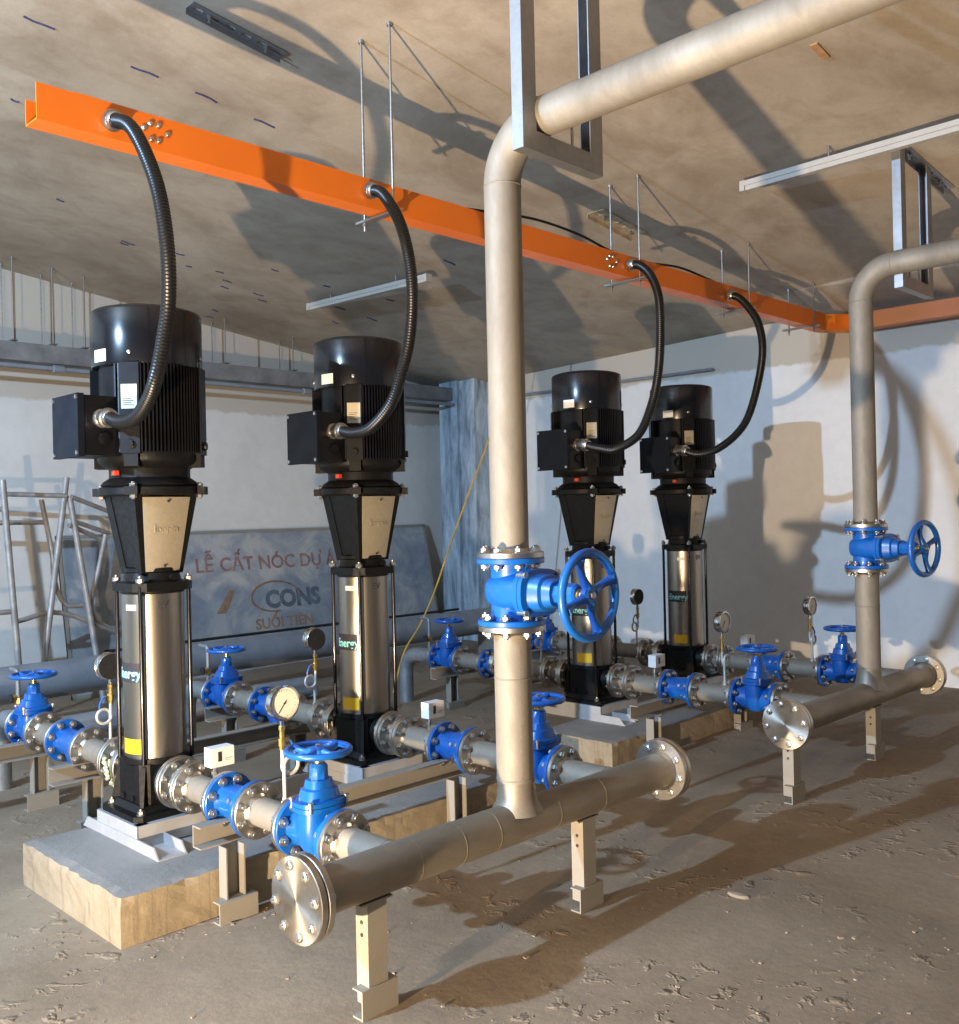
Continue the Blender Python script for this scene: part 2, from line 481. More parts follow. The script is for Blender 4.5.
# ------------------------------------------------------------------ bolts
def bolt_obj(L, r=.0160):
    """through bolt along local Y, centred: head one side, nut and stub on the other, washers"""
    b = MB()
    b.cyl((0, -L/2-.020, 0), (0, L/2+.022, 0), r*.52, n=10)
    b.lathe([(r*.8, 0), (r, .002), (r, .011), (r*.75, .013)], (0, -L/2-.001, 0), (0, -1, 0), 6)
    b.lathe([(r, 0), (r, .012), (r*.8, .014)], (0, L/2+.002, 0), (0, 1, 0), 6)
    b.disc((0, -L/2-.0005, 0), (0, 1, 0), r*1.25, .003, 14, bev=.0005)
    b.disc((0, L/2+.0005, 0), (0, 1, 0), r*1.25, .003, 14, bev=.0005)
    return b.build('bolt', 'bolt')
BOLT = bolt_obj(.046); PROTO = [BOLT]
BOLT_B = bolt_obj(.044, .0150); PROTO.append(BOLT_B)

def ring_bolts(parent, c, axis, rb, n=8, src=None, ph=None):
    """bolts round a joint, as children of parent (local coordinates)"""
    src = src or BOLT; ax = Vector(axis).normalized(); c = Vector(c)
    R = frame(ax); q = Vector((0, 1, 0)).rotation_difference(ax).to_euler()
    ph = pi/n if ph is None else ph
    for i in range(n):
        a = ph+2*pi*i/n
        inst(src, parent, c+R @ Vector((rb*cos(a), rb*sin(a), 0)), q)

FR = .110; FT = .020; PR = .057      # branch flange radius / thickness / pipe radius
Y_ = (0, 1, 0)

# ------------------------------------------------------------------ pump
def make_pump(label):
    t = thing('vertical_multistage_pump', label, 'pump', (0, 0, 0), group='black vertical multistage pumps')
    zf0, zf1 = 0.0, .100          # galvanised frame of channels
    b = MB()
    # U-channel feet, open upward, with sloping ends
    for sx in (-1, 1):
        xa = sx*.145
        for yy0, yy1 in ((-.42, .30),):
            b.box((xa-.065, yy0, 0), (xa+.065, yy1, .007))
            for s2 in (-1, 1):
                xw = xa+s2*.0615
                poly = [(yy0, 0), (yy1, 0), (yy1-.045, .05), (yy0+.045, .05)]
                b.prism(poly, -.0035, .0035, basis((0, 1, 0), (0, 0, 1), (1, 0, 0), (xw, 0, 0)))
    feet = b.build('foot_channel', 'zinc', t, bevel=0)
    b = MB(); F = .205
    b.box((-F, -F-.02, .008), (F, -F-.012, zf1)); b.box((-F, F-.05, .008), (F, F-.042, zf1))
    b.box((-F, -F-.02, .008), (-F+.008, F-.042, zf1)); b.box((F-.008, -F-.02, .008), (F, F-.042, zf1))
    b.box((-F+.004, -F-.016, zf1-.008), (-F+.06, F-.046, zf1-.001)); b.box((F-.06, -F-.016, zf1-.008), (F-.004, F-.046, zf1-.001))
    b.box((-F+.004, -F-.016, zf1-.008), (F-.004, -F+.03, zf1-.001))
    b.build('base_frame', 'zinc', t, bevel=.002)
    # cast base plate
    z = zf1; b = MB(); P = .190
    b.prism([(-P, -P+.03), (-P+.03, -P), (P-.03, -P), (P, -P+.03), (P, P-.05), (P-.03, P-.02), (-P+.03, P-.02), (-P, P-.05)], z, z+.024)
    b.prism([(-.155, -.155), (.155, -.155), (.155, .15), (-.155, .15)], z+.022, z+.05, taper=(.88, .88))
    b.build('base_plate', 'iron_black', t, bevel=.004)
    bz = MB(); bz.cyl((0, 0, -.03), (0, 0, .03), .008, n=10); bz.lathe([(.015, .008), (.015, .020), (.012, .022)], (0, 0, 0), (0, 0, 1), 6)
    bz.disc((0, 0, .004), (0, 0, 1), .019, .004, 14)
    anc = bz.build('anchor_bolt', 'bolt', t, loc=(-P+.04, -P+.04, z+.020))
    for sx, sy in ((1, -1), (-1, 1), (1, 1)): inst(anc, t, (sx*(P-.04), sy*(P-.04)-(.02 if sy > 0 else 0), z+.020))
    # pump base casting with the two in-line ports
    z1 = .345; axz = .2475         # top of casting, pipe axis (local)
    b = MB()
    c8 = .035; h = .128
    b.prism([(-h, -h+c8), (-h+c8, -h), (h-c8, -h), (h, -h+c8), (h, h-c8), (h-c8, h), (-h+c8, h), (-h, h-c8)], z+.02, z1-.02)
    b.lathe([(.142, z1-.03), (.150, z1-.022), (.150, z1)], (0, 0, 0), (0, 0, 1), 40)
    for sy in (-1, 1):
        b.lathe([(.088, 0), (.078, .06), (.070, .115)], (0, sy*.085, axz), (0, sy, 0), 28)
    # ribs
    for sx, sy in ((-1, -1), (1, -1), (-1, 1), (1, 1)):
        m = Matrix.Translation((sx*.118, sy*.118, 0)) @ Matrix.Rotation(math.atan2(sy, sx), 4, 'Z')
        b.prism([(0.04, z+.02), (0.0, z1-.03), (-.02, z1-.03), (-.02, z+.02)], -.008, .008, m @ basis((1, 0, 0), (0, 0, 1), (0, -1, 0)))
    for dx in (-.05, .045):
        b.cyl((dx, -.120, z+.06), (dx, -.138, z+.06), .014, n=8)
    for dy in (-.04, .05):
        b.cyl((-.120, dy, z+.07), (-.137, dy, z+.07), .013, n=8)
    b.build('pump_base', 'iron_black', t, bevel=.004)
    for sy in (-1, 1):
        b = MB(); b.disc((0, sy*.212, axz), Y_, FR+.003, .022)
        b.lathe([(.072, 0), (.075, .01)], (0, sy*.196, axz), (0, -sy, 0), 24)
        b.build('port_flange', 'steel_flange', t)
    # sleeve
    z2 = 1.072; r = .135
    b = MB(); b.lathe([(r, z1-.004), (r, z2+.006)], n=64)
    sl = b.build('outer_sleeve', 'steel_sleeve', t)
    b = MB(); arc_patch(b, r, 170, 217, z1+.020, z1+.085); b.build('yellow_label', 'yellow_label', sl)
    b = MB(); arc_patch(b, r, 150, 216, z1+.335, z1+.420); lb = b.build('name_label', 'ink', sl)
    def wr(zc, a0, rr):
        def f(p):
            a = radians(a0)+p.x/rr
            return Vector(((rr+p.z)*cos(a), (rr+p.z)*sin(a), zc+p.y))
        return f
    text_obj('lettering', 'Energy', .062, 'cyan', sl, None, wr(z1+.372, 186, r+.0020), bold=.0012, sx=.95)
    b = MB(); arc_patch(b, r, 188, 212, z2-.075, z2-.050); b.build('rating_label', 'white', sl)
    text_obj('flow_mark', 'EV', .045, 'ink', sl, None, wr(z2-.055, 262, r+.0010), extrude=.0003, bold=.001)
    # tie rods
    rc = .115
    b = MB(); b.cyl((0, 0, z1-.02), (0, 0, z2+.03), .0095, n=12)
    tr = b.build('tie_rod', 'black_gloss', t, loc=(-rc, -rc, 0))
    b = MB(); b.lathe([(.018, 0), (.018, .016), (.012, .020)], (0, 0, z2+.049), (0, 0, 1), 6); b.cyl((0, 0, z2+.045), (0, 0, z2+.077), .009, n=10)
    b.build('nut', 'bolt', tr)
    for sx, sy in ((1, -1), (-1, 1), (1, 1)):
        c = inst(tr, t, (sx*rc, sy*rc, 0))
        for k in kids(tr): inst(k, c, (0, 0, 0))
    # pump head
    z3 = 1.160; b = MB()
    b.lathe([(.132, z2-.008), (.140, z2), (.140, z2+.045), (.125, z2+.052), (.118, z3)], n=40)
    h_ = .142; c_ = .045
    b.prism([(-h_, -h_+c_), (-h_+c_, -h_), (h_-c_, -h_), (h_, -h_+c_), (h_, h_-c_), (h_-c_, h_), (-h_+c_, h_), (-h_, h_-c_)], z2+.008, z2+.045)
    b.cyl((.03, -.12, z3-.02), (.03, -.145, z3-.02), .014, n=8)
    b.build('pump_head', 'iron_black', t, bevel=.003)
    # motor stool (lantern): four tapering legs at the corners, flange on top
    z4 = 1.506; b = MB()
    rb_, rt_ = .098, .150
    for sx in (-1, 1):
        for sy in (-1, 1):
            def q(r_, z_, w):  # L shaped leg outline
                return [Vector((sx*r_, sy*r_, z_)), Vector((sx*(r_-w), sy*r_, z_)), Vector((sx*(r_-w), sy*(r_-.014), z_)), Vector((sx*(r_-.014), sy*(r_-.014), z_)), Vector((sx*(r_-.014), sy*(r_-w), z_)), Vector((sx*r_, sy*(r_-w), z_))]
            vs = q(rb_, z3-.006, .055)+q(rt_, z4+.004, .062)
            b._add(vs, [tuple(range(6)), tuple(range(6, 12))]+[(i, (i+1) % 6, 6+(i+1) % 6, 6+i) for i in range(6)])
    # closed flanks facing along the row
    for sx in (-1, 1):
        vs = [Vector((sx*(rb_-.004), -rb_+.01, z3)), Vector((sx*(rb_-.004), rb_-.01, z3)), Vector((sx*(rt_-.004), rt_-.01, z4)), Vector((sx*(rt_-.004), -rt_+.01, z4))]
        vs += [v-Vector((sx*.01, 0, 0)) for v in vs]
        b._add(vs, [(0,1,2,3),(7,6,5,4),(0,4,5,1),(1,5,6,2),(2,6,7,3),(3,7,4,0)])
    b.lathe([(.10, z3-.008), (.118, z3+.004), (.118, z3+.02), (.09, z3+.03)], n=32)
    b.lathe([(.215, z4-.004), (.222, z4+.002), (.222, z4+.030), (.215, z4+.036)], n=48)
    for k in range(4):
        a = pi/4+k*pi/2
        b.prism([(-.03, -.028), (.03, -.028), (.03, .028), (-.03, .028)], z4-.002, z4+.034, Matrix.Translation((.222*cos(a), .222*sin(a), 0)) @ Matrix.Rotation(a, 4, 'Z'))
    b.cyl((0, 0, z3), (0, 0, z4), .03, n=16)
    st = b.build('motor_stool', 'iron_black', t, bevel=.003)
    bs = MB(); bs.lathe([(.016, 0), (.016, .014), (.012, .016)], (0, 0, .034), (0, 0, 1), 6); bs.lathe([(.015, 0), (.015, .012)], (0, 0, -.002), (0, 0, -1), 6); bs.cyl((0, 0, -.02), (0, 0, .055), .008, n=8)
    so = bs.build('stool_bolt', 'bolt', st, loc=(.222*cos(pi/4), .222*sin(pi/4), z4))
    for k in range(1, 4):
        a = pi/4+k*pi/2; inst(so, st, (.222*cos(a), .222*sin(a), z4))
    # coupling guard, front (-Y) and rear
    for sy in (-1, 1):
        b = MB(); n = 8; rows = []
        for z_, hw, yy in ((z3+.006, .080, .101), (z4-.012, .112, .152)):
            row = []
            for i in range(n+1):
                u = -1+2*i/n; row.append(Vector((hw*u, sy*(yy+.010*(1-u*u)), z_)))
            rows.append(row)
        vs = rows[0]+rows[1]; m = n+1
        vs2 = [v+Vector((0, -sy*.003, 0)) for v in vs]
        F = [(i, i+1, m+i+1, m+i) for i in range(n)]+[(2*m+i, 3*m+i, 3*m+i+1, 2*m+i+1) for i in range(n)]
        F += [(i, 2*m+i, 2*m+i+1, i+1) for i in range(n)]+[(m+i, m+i+1, 3*m+i+1, 3*m+i) for i in range(n)]
        F += [(0, m, 3*m, 2*m), (m-1, 3*m-1, 4*m-1, 2*m-1)]
        b._add(vs+vs2, F)
        g = b.build('coupling_guard', 'steel_plate', t)
        tilt = math.atan2(.045, z4-z3-.018)
        if sy < 0:
            mt = Matrix.Translation((0, -.1415, (z3+z4)/2+.02)) @ Matrix.Rotation(pi/2+tilt, 4, 'X')
            text_obj('lettering', 'Jonpin', .046, 'steel_plate', g, mt, extrude=.0015, bold=.0004)
            sc = MB()
            sc.lathe([(.006, 0), (.006, .004)], (0, -.166, z4-.03), (0, -1, 0), 10); sc.lathe([(.006, 0), (.006, .004)], (0, -.121, z3+.03), (0, -1, 0), 10)
            sc.build('screw', 'ink', g)
    # motor
    z5 = z4+.036; z6 = 1.672; b = MB()
    b.lathe([(.205, z5), (.212, z5+.008), (.200, z5+.024), (.175, z5+.04), (.175, z6-.05), (.212, z6-.028), (.222, z6-.012), (.222, z6+.02)], n=48)
    for k in range(4):
        a = pi/4+k*pi/2
        b.prism([(-.035, -.03), (.028, -.03), (.028, .03), (-.035, .03)], z6-.045, z6+.012, Matrix.Translation((.212*cos(a), .212*sin(a), 0)) @ Matrix.Rotation(a, 4, 'Z'))
    b.build('motor_end_shield', 'iron_black', t, bevel=.004)
    z7 = 2.072; b = MB()
    b.lathe([(.210, z6), (.210, z7+.01)], n=64)
    pad = []
    for k in range(96):
        a = 2*pi*k/96
        deg = (math.degrees(a)) % 90
        if abs(deg-45) < 9: continue
        if abs(math.degrees(a)-180) < 30: continue
        R_ = .245
        m = Matrix.Rotation(a, 4, 'Z')
        b.box((.203, -.0030, z6+.015), (R_, .0030, z7-.004), m)
    for k in range(4):
        m = Matrix.Rotation(pi/4+k*pi/2, 4, 'Z')
        b.box((.19, -.042, z6+.01), (.247, .042, z7), m)
        b.cyl(m @ Vector((.247, 0, z6+.05)), m @ Vector((.260, 0, z6+.05)), .018, n=8)
    mb_ = b.build('finned_motor_body', 'black', t)
    # rating plate on the boss that looks between -X and -Y
    m = Matrix.Rotation(pi+pi/4, 4, 'Z')
    b = MB(); b.box((.2465, -.034, z6+.20), (.2495, .034, z6+.305), m); rp = b.build('rating_plate', 'steel_plate', mb_)
    b = MB()
    for i in range(5): b.box((.2490, -.026, z6+.215+i*.009), (.2498, .020-.010*(i % 2), z6+.2175+i*.009), m)
    b.build('print_lines', 'ink', rp)
    # fan cowl
    z8 = 2.325; b = MB()
    b.lathe([(.215, z7-.004), (.236, z7-.002), (.238, z7+.004), (.238, z8-.016), (.234, z8-.006), (.224, z8), (.205, z8+.002), (0, z8+.002)], n=72, close=False)
    cow = b.build('fan_cowl', 'black_gloss', t)
    b = MB()
    for rr in (.06, .09, .12, .15, .18, .20): b.tube([(rr*cos(2*pi*i/36), rr*sin(2*pi*i/36), z8+.004) for i in range(36)], .003, 6, closed=True)
    b.build('cowl_grille', 'black', cow)
    for a in (45, 135, 225, 315):
        a = radians(a); b = MB(); b.lathe([(.009, 0), (.009, .005), (.006, .007)], (.237*cos(a), .237*sin(a), z7+.045), (cos(a), sin(a), 0), 8)
        b.build('cowl_screw', 'bolt', cow)
    b = MB(); arc_patch(b, .2385, 178, 198, z7+.012, z7+.065); b.build('inspection_label', 'white', cow)
    # terminal box on the -X side, cable gland looking to -Y
    zb0, zb1 = 1.672, 1.925; tb = MB()
    tb.box((-.352, -.125, zb0), (-.195, .125, zb1))
    box_ = tb.build('terminal_box', 'black', t, bevel=.008)
    b = MB(); b.box((-.378, -.131, zb0-.006), (-.351, .131, zb1+.006)); cov = b.build('box_cover', 'black_plastic', box_, bevel=.008)
    bb = MB(); bb.lathe([(.009, 0), (.009, .006)], (0, 0, 0), (-1, 0, 0), 8)
    s0 = bb.build('cover_screw', 'bolt', box_, loc=(-.377, -.117, zb0+.010))
    for y_, z_ in ((.117, zb0+.010), (-.117, zb1-.010), (.117, zb1-.010)): inst(s0, box_, (-.377, y_, z_))
    gx, gz = -.275, 1.828
    b = MB(); b.lathe([(.040, 0), (.040, .014), (.034, .016), (.034, .040), (.038, .042), (.038, .058)], (gx, -.123, gz), (0, -1, 0), 20)
    b.build('cable_gland', 'bolt', box_)
    b = MB(); b.lathe([(.028, 0), (.028, .014), (.018, .018)], (gx+.01, -.123, gz-.085), (0, -1, 0), 8); b.build('blanking_plug', 'black', box_)
    b = MB(); b.cbox((-.185, -.05, z5+.06), (.02, .03, .02)); b.build('drain_plug', 'red', t)
    return t

PX = [1.79, 2.84, 4.565, 5.59]; PY = 3.585
PL = ['tall black pump nearest the camera, at far left, in front of the scaffold frames',
      'tall black pump second from the left, its sleeve in front of the leaning printed board',
      'tall black pump seen directly behind the large upright blue handwheel of the foreground riser',
      'farthest tall black pump, smallest in view, beside the big shadow on the right wall']
pump0 = make_pump(PL[0]); pump0.location = A(PX[0], PY, 0)*1; pump0.location.z = PZ
pumps = [pump0]
for i in range(1, 4):
    p = A(PX[i], PY, 0); p.z = PZ
    pumps.append(dup(pump0, p, PL[i]))

# white-green tape residue on the nearest pump's suction flange
AZ = PZ+.2475       # axis height of all branch pipes
# ------------------------------------------------------------------ valves and fittings
def spokes_wheel(t, zc, r, n=4, ph=.3):
    b = MB()
    b.tube([(r*cos(2*pi*i/48), r*sin(2*pi*i/48), zc) for i in range(48)], r*.105, 12, closed=True)
    b.lathe([(r*.17, -.018), (r*.24, -.012), (r*.24, .008), (r*.19, .014), (r*.08, .014)], (0, 0, zc), (0, 0, 1), 20)
    for k in range(n):
        a = ph+2*pi*k/n
        pts = [Vector((cos(a)*r*(.15+.8*u), sin(a)*r*(.15+.8*u), zc-.010*sin(pi*u))) for u in [j/5 for j in range(6)]]
        b.tube(pts, [r*.13, r*.11, r*.095, r*.095, r*.11, r*.14], 10)
    w = b.build('handwheel', 'blue', t)
    b = MB(); b.lathe([(r*.09, 0), (r*.09, .008), (r*.06, .011)], (0, 0, zc+.013), (0, 0, 1), 6); b.build('wheel_nut', 'bolt', w)
    return w

def gate_valve(label, k=1.0, L=.268, fr=FR, h=.300, wr=.113, group='blue gate valves on the pump branches', ph=.3):
    """pipe axis local Y through origin, stem up local Z; origin on the pipe axis"""
    t = thing('gate_valve', label, 'valve', group=group)
    b = MB()
    for s in (-1, 1): b.disc((0, s*(L/2-.010), 0), Y_, fr, .020)
    b.lathe([(fr*.66, -L/2+.012), (fr*.60, -L/2+.04), (fr*.60, L/2-.04), (fr*.66, L/2-.012)], (0, 0, 0), Y_, 32)
    # wedge chamber: flattened bulge
    prof = []
    n = 28
    def ell(z, ax, ay): return [Vector((ax*(abs(cos(q))**.7)*(1 if cos(q) >= 0 else -1), ay*(abs(sin(q))**.7)*(1 if sin(q) >= 0 else -1), z)) for q in [2*pi*i/n for i in range(n)]]
    rows = [ell(z, ax, ay) for z, ax, ay in ((-.070*k, .03*k, .030*k), (-.066*k, .052*k, .044*k), (-.03*k, .076*k, .056*k), (.03*k, .086*k, .060*k), (.088*k, .080*k, .056*k), (.094*k, .098*k, .074*k), (.110*k, .098*k, .074*k))]
    vs = [[b.bm.verts.new(p) for p in row] for row in rows]
    for a_, b_ in zip(vs, vs[1:]):
        for i in range(n): b.bm.faces.new((a_[i], a_[(i+1) % n], b_[(i+1) % n], b_[i]))
    b.bm.faces.new(vs[0][::-1]); b.bm.faces.new(vs[-1])
    for s in (-1, 1):    # ribs to the flanges
        b.box((-.006, min(s*.04, s*(L/2-.012)), .05*k), (.006, max(s*.04, s*(L/2-.012)), .068*k))
    b.build('valve_body', 'blue', t, bevel=0)
    b = MB()
    rows = [ell(z, ax, ay) for z, ax, ay in ((.112*k, .098*k, .074*k), (.128*k, .098*k, .074*k), (.131*k, .074*k, .060*k), (.165*k, .064*k, .054*k), (.170*k, .052*k, .046*k), (.198*k, .046*k, .040*k))]
    vs = [[b.bm.verts.new(p) for p in row] for row in rows]
    for a_, b_ in zip(vs, vs[1:]):
        for i in range(n): b.bm.faces.new((a_[i], a_[(i+1) % n], b_[(i+1) % n], b_[i]))
    b.bm.faces.new(vs[0][::-1]); b.bm.faces.new(vs[-1])
    zt = h-.045
    b.lathe([(.036*k, .19*k), (.034*k, .205*k), (.033*k, zt-.008), (.026*k, zt)], (0, 0, 0), (0, 0, 1), 8)
    bo = b.build('bonnet', 'blue', t)
    bb = MB(); bb.lathe([(.010*k, 0), (.010*k, .009), (.007*k, .010)], (0, 0, 0), (0, 0, 1), 8); bb.cyl((0, 0, -.03*k), (0, 0, .004), .006*k, n=8)
    s0 = bb.build('bonnet_bolt', 'bolt', bo, loc=(-.078*k, -.058*k, .128*k))
    for sx, sy in ((1, -1), (-1, 1), (1, 1)): inst(s0, bo, (sx*.078*k, sy*.058*k, .128*k))
    b = MB(); b.lathe([(.018*k, 0), (.018*k, .010), (.012*k, .013), (.011*k, .05)], (0, 0, zt-.002), (0, 0, 1), 14); b.build('stem', 'brass', t)
    spokes_wheel(t, h, wr, 4, ph)
    return t

def check_valve(label, L=.215, group='blue check valves on the discharge branches'):
    t = thing('check_valve', label, 'valve', group=group)
    b = MB()
    for s in (-1, 1): b.disc((0, s*(L/2-.010), 0), Y_, FR+.002, .020)
    b.lathe([(.080, -L/2+.012), (.068, -L/2+.035), (.072, 0), (.082, L/2-.04), (.090, L/2-.012)], (0, 0, 0), (0, -1, 0), 36)
    b.build('valve_body', 'blue', t)
    for q, sg in (((-.066, -.02, .03), 1), ((-.070, -.03, -.03), -1)):
        b = MB(); b.lathe([(.010, 0), (.010, .01)], q, (-1, 0, .4*sg), 6); b.build('vent_plug', 'bolt', t)
    return t

def strainer(label):
    L = .30
    t = thing('y_strainer', label, 'strainer', group='blue strainers on the suction branches')
    b = MB()
    for s in (-1, 1): b.disc((0, s*(L/2-.010), 0), Y_, FR, .020)
    b.lathe([(.078, -L/2+.012), (.066, -L/2+.04), (.066, L/2-.04), (.078, L/2-.012)], (0, 0, 0), Y_, 32)
    d = Vector((0, -.62, -.78)).normalized()
    b.lathe([(.060, 0), (.055, .10), (.050, .135)], Vector((0, .03, -.01)), d, 28)
    b.build('strainer_body', 'blue', t)
    b = MB(); c = Vector((0, .03, -.01))+d*.142; b.disc(c, d, .066, .018, 28); b.lathe([(.014, 0), (.014, .02)], c+d*.009, d, 6)
    b.build('screen_cap', 'blue', t)
    return t

def spool(label, y0, y1, flanges, name='spool_pipe', cat='pipe', group=None, r=PR, fr=FR, mat='steel_pipe', bolts=True):
    """pipe piece along Y in local coords from y0 to y1 (metres from origin); flanges at listed positions (y, side of the mate)"""
    t = thing(name, label, cat, group=group)
    b = MB(); b.lathe([(r, 0), (r, y1-y0)], (0, y0, 0), Y_, 40)
    for yw in (y0+.02, y1-.02): b.tube([(r*cos(2*pi*i/32), yw, r*sin(2*pi*i/32)) for i in range(32)], .0022, 6, closed=True)
    b.build('pipe', mat, t)
    for y, s in flanges:
        s_ = s; s = 1 if s == 2 else s
        b = MB(); b.disc((0, y, 0), Y_, fr, FT); b.lathe([(r+.012, 0), (r+.001, .012)], (0, y-(s or 1)*FT/2, 0), (0, -(s or 1), 0), 30)
        f = b.build('flange', 'steel_flange', t); s = s_
        if bolts and s == 2: ring_bolts(f, (0, y+.011, 0), Y_, fr*.80, 8)
        elif bolts and s: ring_bolts(f, (0, y+s*.0115, 0), Y_, fr*.80, 8)
    return t

def at(i, ya): p = A(PX[i], ya, 0); p.z = AZ; return p
WH = ['beside the nearest pump at left', 'beside the second pump from the left', 'beside the third pump, behind the big handwheel', 'beside the farthest pump near the right wall']

# discharge side, survey Y : pump face 3.385 .. header 2.11
def gauge(label, faces_camera=True):
    """origin at the pipe surface; siphon, brass cock, round case. Dial looks to local -Y"""
    t = thing('pressure_gauge', label, 'gauge', group='pressure gauges with coiled siphons')
    b = MB(); b.lathe([(.014, 0), (.014, .02), (.009, .022), (.009, .035)], (0, 0, -.004), (0, 0, 1), 8)
    pts = [(0, 0, .03), (0, 0, .10), (0, 0, .145)]
    for i in range(1, 15):
        a = 2*pi*i/14*.97
        pts.append((.034-.034*cos(a), .012*i/14, .145+.034*sin(a)*1.0))
    pts += [(0.004, .016, .165), (.004, .016, .21)]
    b.tube(catmull(pts, 4), .0075, 10)
    b.build('siphon', 'cream_pipe', t)
    b = MB(); b.lathe([(.011, 0), (.011, .014), (.014, .016), (.014, .045), (.010, .047), (.010, .075), (.013, .077), (.013, .092)], (.004, .016, .205), (0, 0, 1), 8)
    b.cyl((.004, .016, .24), (.032, .016, .24), .007, n=8)
    ck = b.build('gauge_cock', 'brass', t)
    b = MB(); b.tube([(.030, .016, .242), (.040, .012, .235), (.052, .006, .205), (.054, .006, .185)], .005, 8); b.build('cock_lever', 'blue', ck)
    zc = .385; R = .064
    b = MB(); b.lathe([(0, 0), (R*.96, 0), (R, .004), (R, .028), (R+.003, .030), (R+.003, .040), (R-.004, .042), (R-.005, .036)], (.004, .031, zc), (0, -1, 0), 40, close=False)
    b.cyl((.004, .016, .295), (.004, .016, zc-R+.004), .009, n=8)
    cs = b.build('gauge_case', 'chrome', t)
    b = MB(); b.lathe([(0, 0), (R*.95, 0), (R*.95, .003), (0, .003)], (.004, .033, zc), (0, 1, 0), 32, close=False)
    b.lathe([(0, 0), (.008, 0), (.008, .004), (0, .004)], (.004, .036, zc), (0, 1, 0), 12, close=False); b.build('case_back', 'rubber', cs)
    b = MB(); b.lathe([(0, 0), (R-.005, 0)], (.004, -.004, zc), (0, -1, 0), 36, close=False); b.build('dial', 'dial', cs)
    b = MB()
    for i in range(28):
        a = radians(-45+i*10); r0 = .046 if i % 3 == 0 else .050
        m = Matrix.Translation((.004, -.0046, zc)) @ Matrix.Rotation(-a, 4, 'Y')
        b.box((-.0006, -.0004, 0), (.0006, 0, 0), m) if False else None
        m = basis((sin(a-pi/2+pi/2), 0, cos(a)), (0, 1, 0), (cos(a), 0, -sin(a)), (.004, -.0046, zc))
        b.box((r0, -.0004, -.0006), (.054, .0002, .0007), m)
    b.build('dial_ticks', 'ink', cs)
    b = MB(); a = radians(218)
    m = basis((sin(a), 0, cos(a)), (0, 1, 0), (cos(a), 0, -sin(a)), (.004, -.0055, zc))
    b.box((-.012, -.0008, -.0014), (.044, .0004, .0016), m); b.lathe([(.004, 0), (.004, .002)], (.004, -.005, zc), (0, -1, 0), 12)
    b.build('pointer', 'ink', cs)
    return t

def pressure_switch(label):
    t = thing('pressure_switch', label, 'switch', group='white pressure switches on the discharge pipes')
    b = MB(); b.lathe([(.012, 0), (.012, .014), (.008, .016), (.008, .03), (.014, .032), (.014, .046), (.007, .048), (.007, .07)], (0, 0, -.004), (0, 0, 1), 8)
    b.build('nipple', 'bolt', t)
    b = MB(); b.box((-.030, -.030, .062), (.075, .028, .140)); h = b.build('housing', 'white', t, bevel=.003)
    b = MB(); b.box((.000, -.032, .084), (.016, -.0295, .124)); b.build('scale_window', 'ink', h)
    b = MB(); b.box((.030, -.0312, .092), (.066, -.0298, .094)); b.box((.03, -.0312, .085), (.055, -.0298, .0865)); b.build('print_lines', 'grey_pipe', h)
    return t

gv0 = cv0 = sp0 = sp1 = sp2 = None
rows = []
for i in range(4):
    w = WH[i]; row = []
    def put(proto, builder, ya, label, rot=None):
        if proto is None:
            proto = builder(label); proto.location = at(i, ya)
            if rot: proto.rotation_euler = rot
            return proto, proto
        return proto, dup(proto, at(i, ya), label, rot)
    # short pipe off the pump, on the discharge side, with the switch
    y_m = 3.372    # mate face
    PROTO_ = globals()
    sp0, o = put(sp0, lambda l: spool(l, -.384, 0.0, [(-.010, 1), (-.104, 0), (-.126, 2), (-.374, -1)], group='short flanged pipe pieces on the discharge branches'),
                 3.3895, 'flanged pipe between pump and check valve, '+w)
    cv0, o = put(cv0, check_valve, 2.960+.0, 'blue check valve, '+w)
    sp1, o = put(sp1, lambda l: spool(l, -.281, 0.0, [(-.010, 1), (-.271, -1)], group='flanged pipe pieces between check and gate valves'),
                 2.865, 'flanged gauge pipe after the check valve, '+w)
    gv0, o = put(gv0, lambda l: gate_valve(l), 2.5035, ['blue gate valve with horizontal wheel at the front, right above the header cap',
        'blue gate valve on the discharge side, half hidden behind the thick foreground riser',
        'blue gate valve on the discharge side just left of the far header cap',
        'blue gate valve on the discharge side touching the far riser on its left'][i])
    sp2, o = put(sp2, lambda l: spool(l, -.262, 0.0, [(-.010, 1)], group='flanged stub pipes welded into the headers'),
                 2.3855, 'flanged stub pipe welded into the header, '+['at the front left end of the foreground header', 'right of the foreground riser', 'right behind the far header cap', 'at the foot of the far riser'][i])
# welded reducer collar on each stub is in the pipe mesh (weld rings)

gg = None; ps = None
GL = ['steel pressure gauge with cream dial, in front, left of the front blue handwheel',
      'steel pressure gauge half hidden at the left edge of the foreground riser',
      'steel pressure gauge between the farthest pump and the far header cap',
      'steel pressure gauge in front of the right wall shadow, left of the far riser']
SL = ['black-backed pressure gauge just left of the nearest pump sleeve',
      'black-backed pressure gauge between the nearest and second pump, left of the second sleeve',
      'black-backed pressure gauge seen through the big upright blue handwheel',
      'black-backed pressure gauge against the blue-lit wall between the two far pumps']
for i in range(4):
    p = at(i, 2.695); p.z += PR
    if gg is None: gg = gauge(GL[i]); gg.location = p
    else: dup(gg, p, GL[i])
for i in range(4):
    p = at(i, 3.99); p.z += PR; p.x += .0
    dup(gg, p, SL[i], rot=(0, 0, pi))
for i in range(4):
    p = at(i, 3.14); p.z += PR
    l = ['white pressure switch box on a pipe, right of the nearest pump foot', 'white pressure switch box on a pipe, right of the second pump foot',
         'white pressure switch box in front of the farthest pump base', 'white pressure switch box behind the far gauge, right of the farthest pump'][i]
    if ps is None: ps = pressure_switch(l); ps.location = p
    else: dup(ps, p, l)

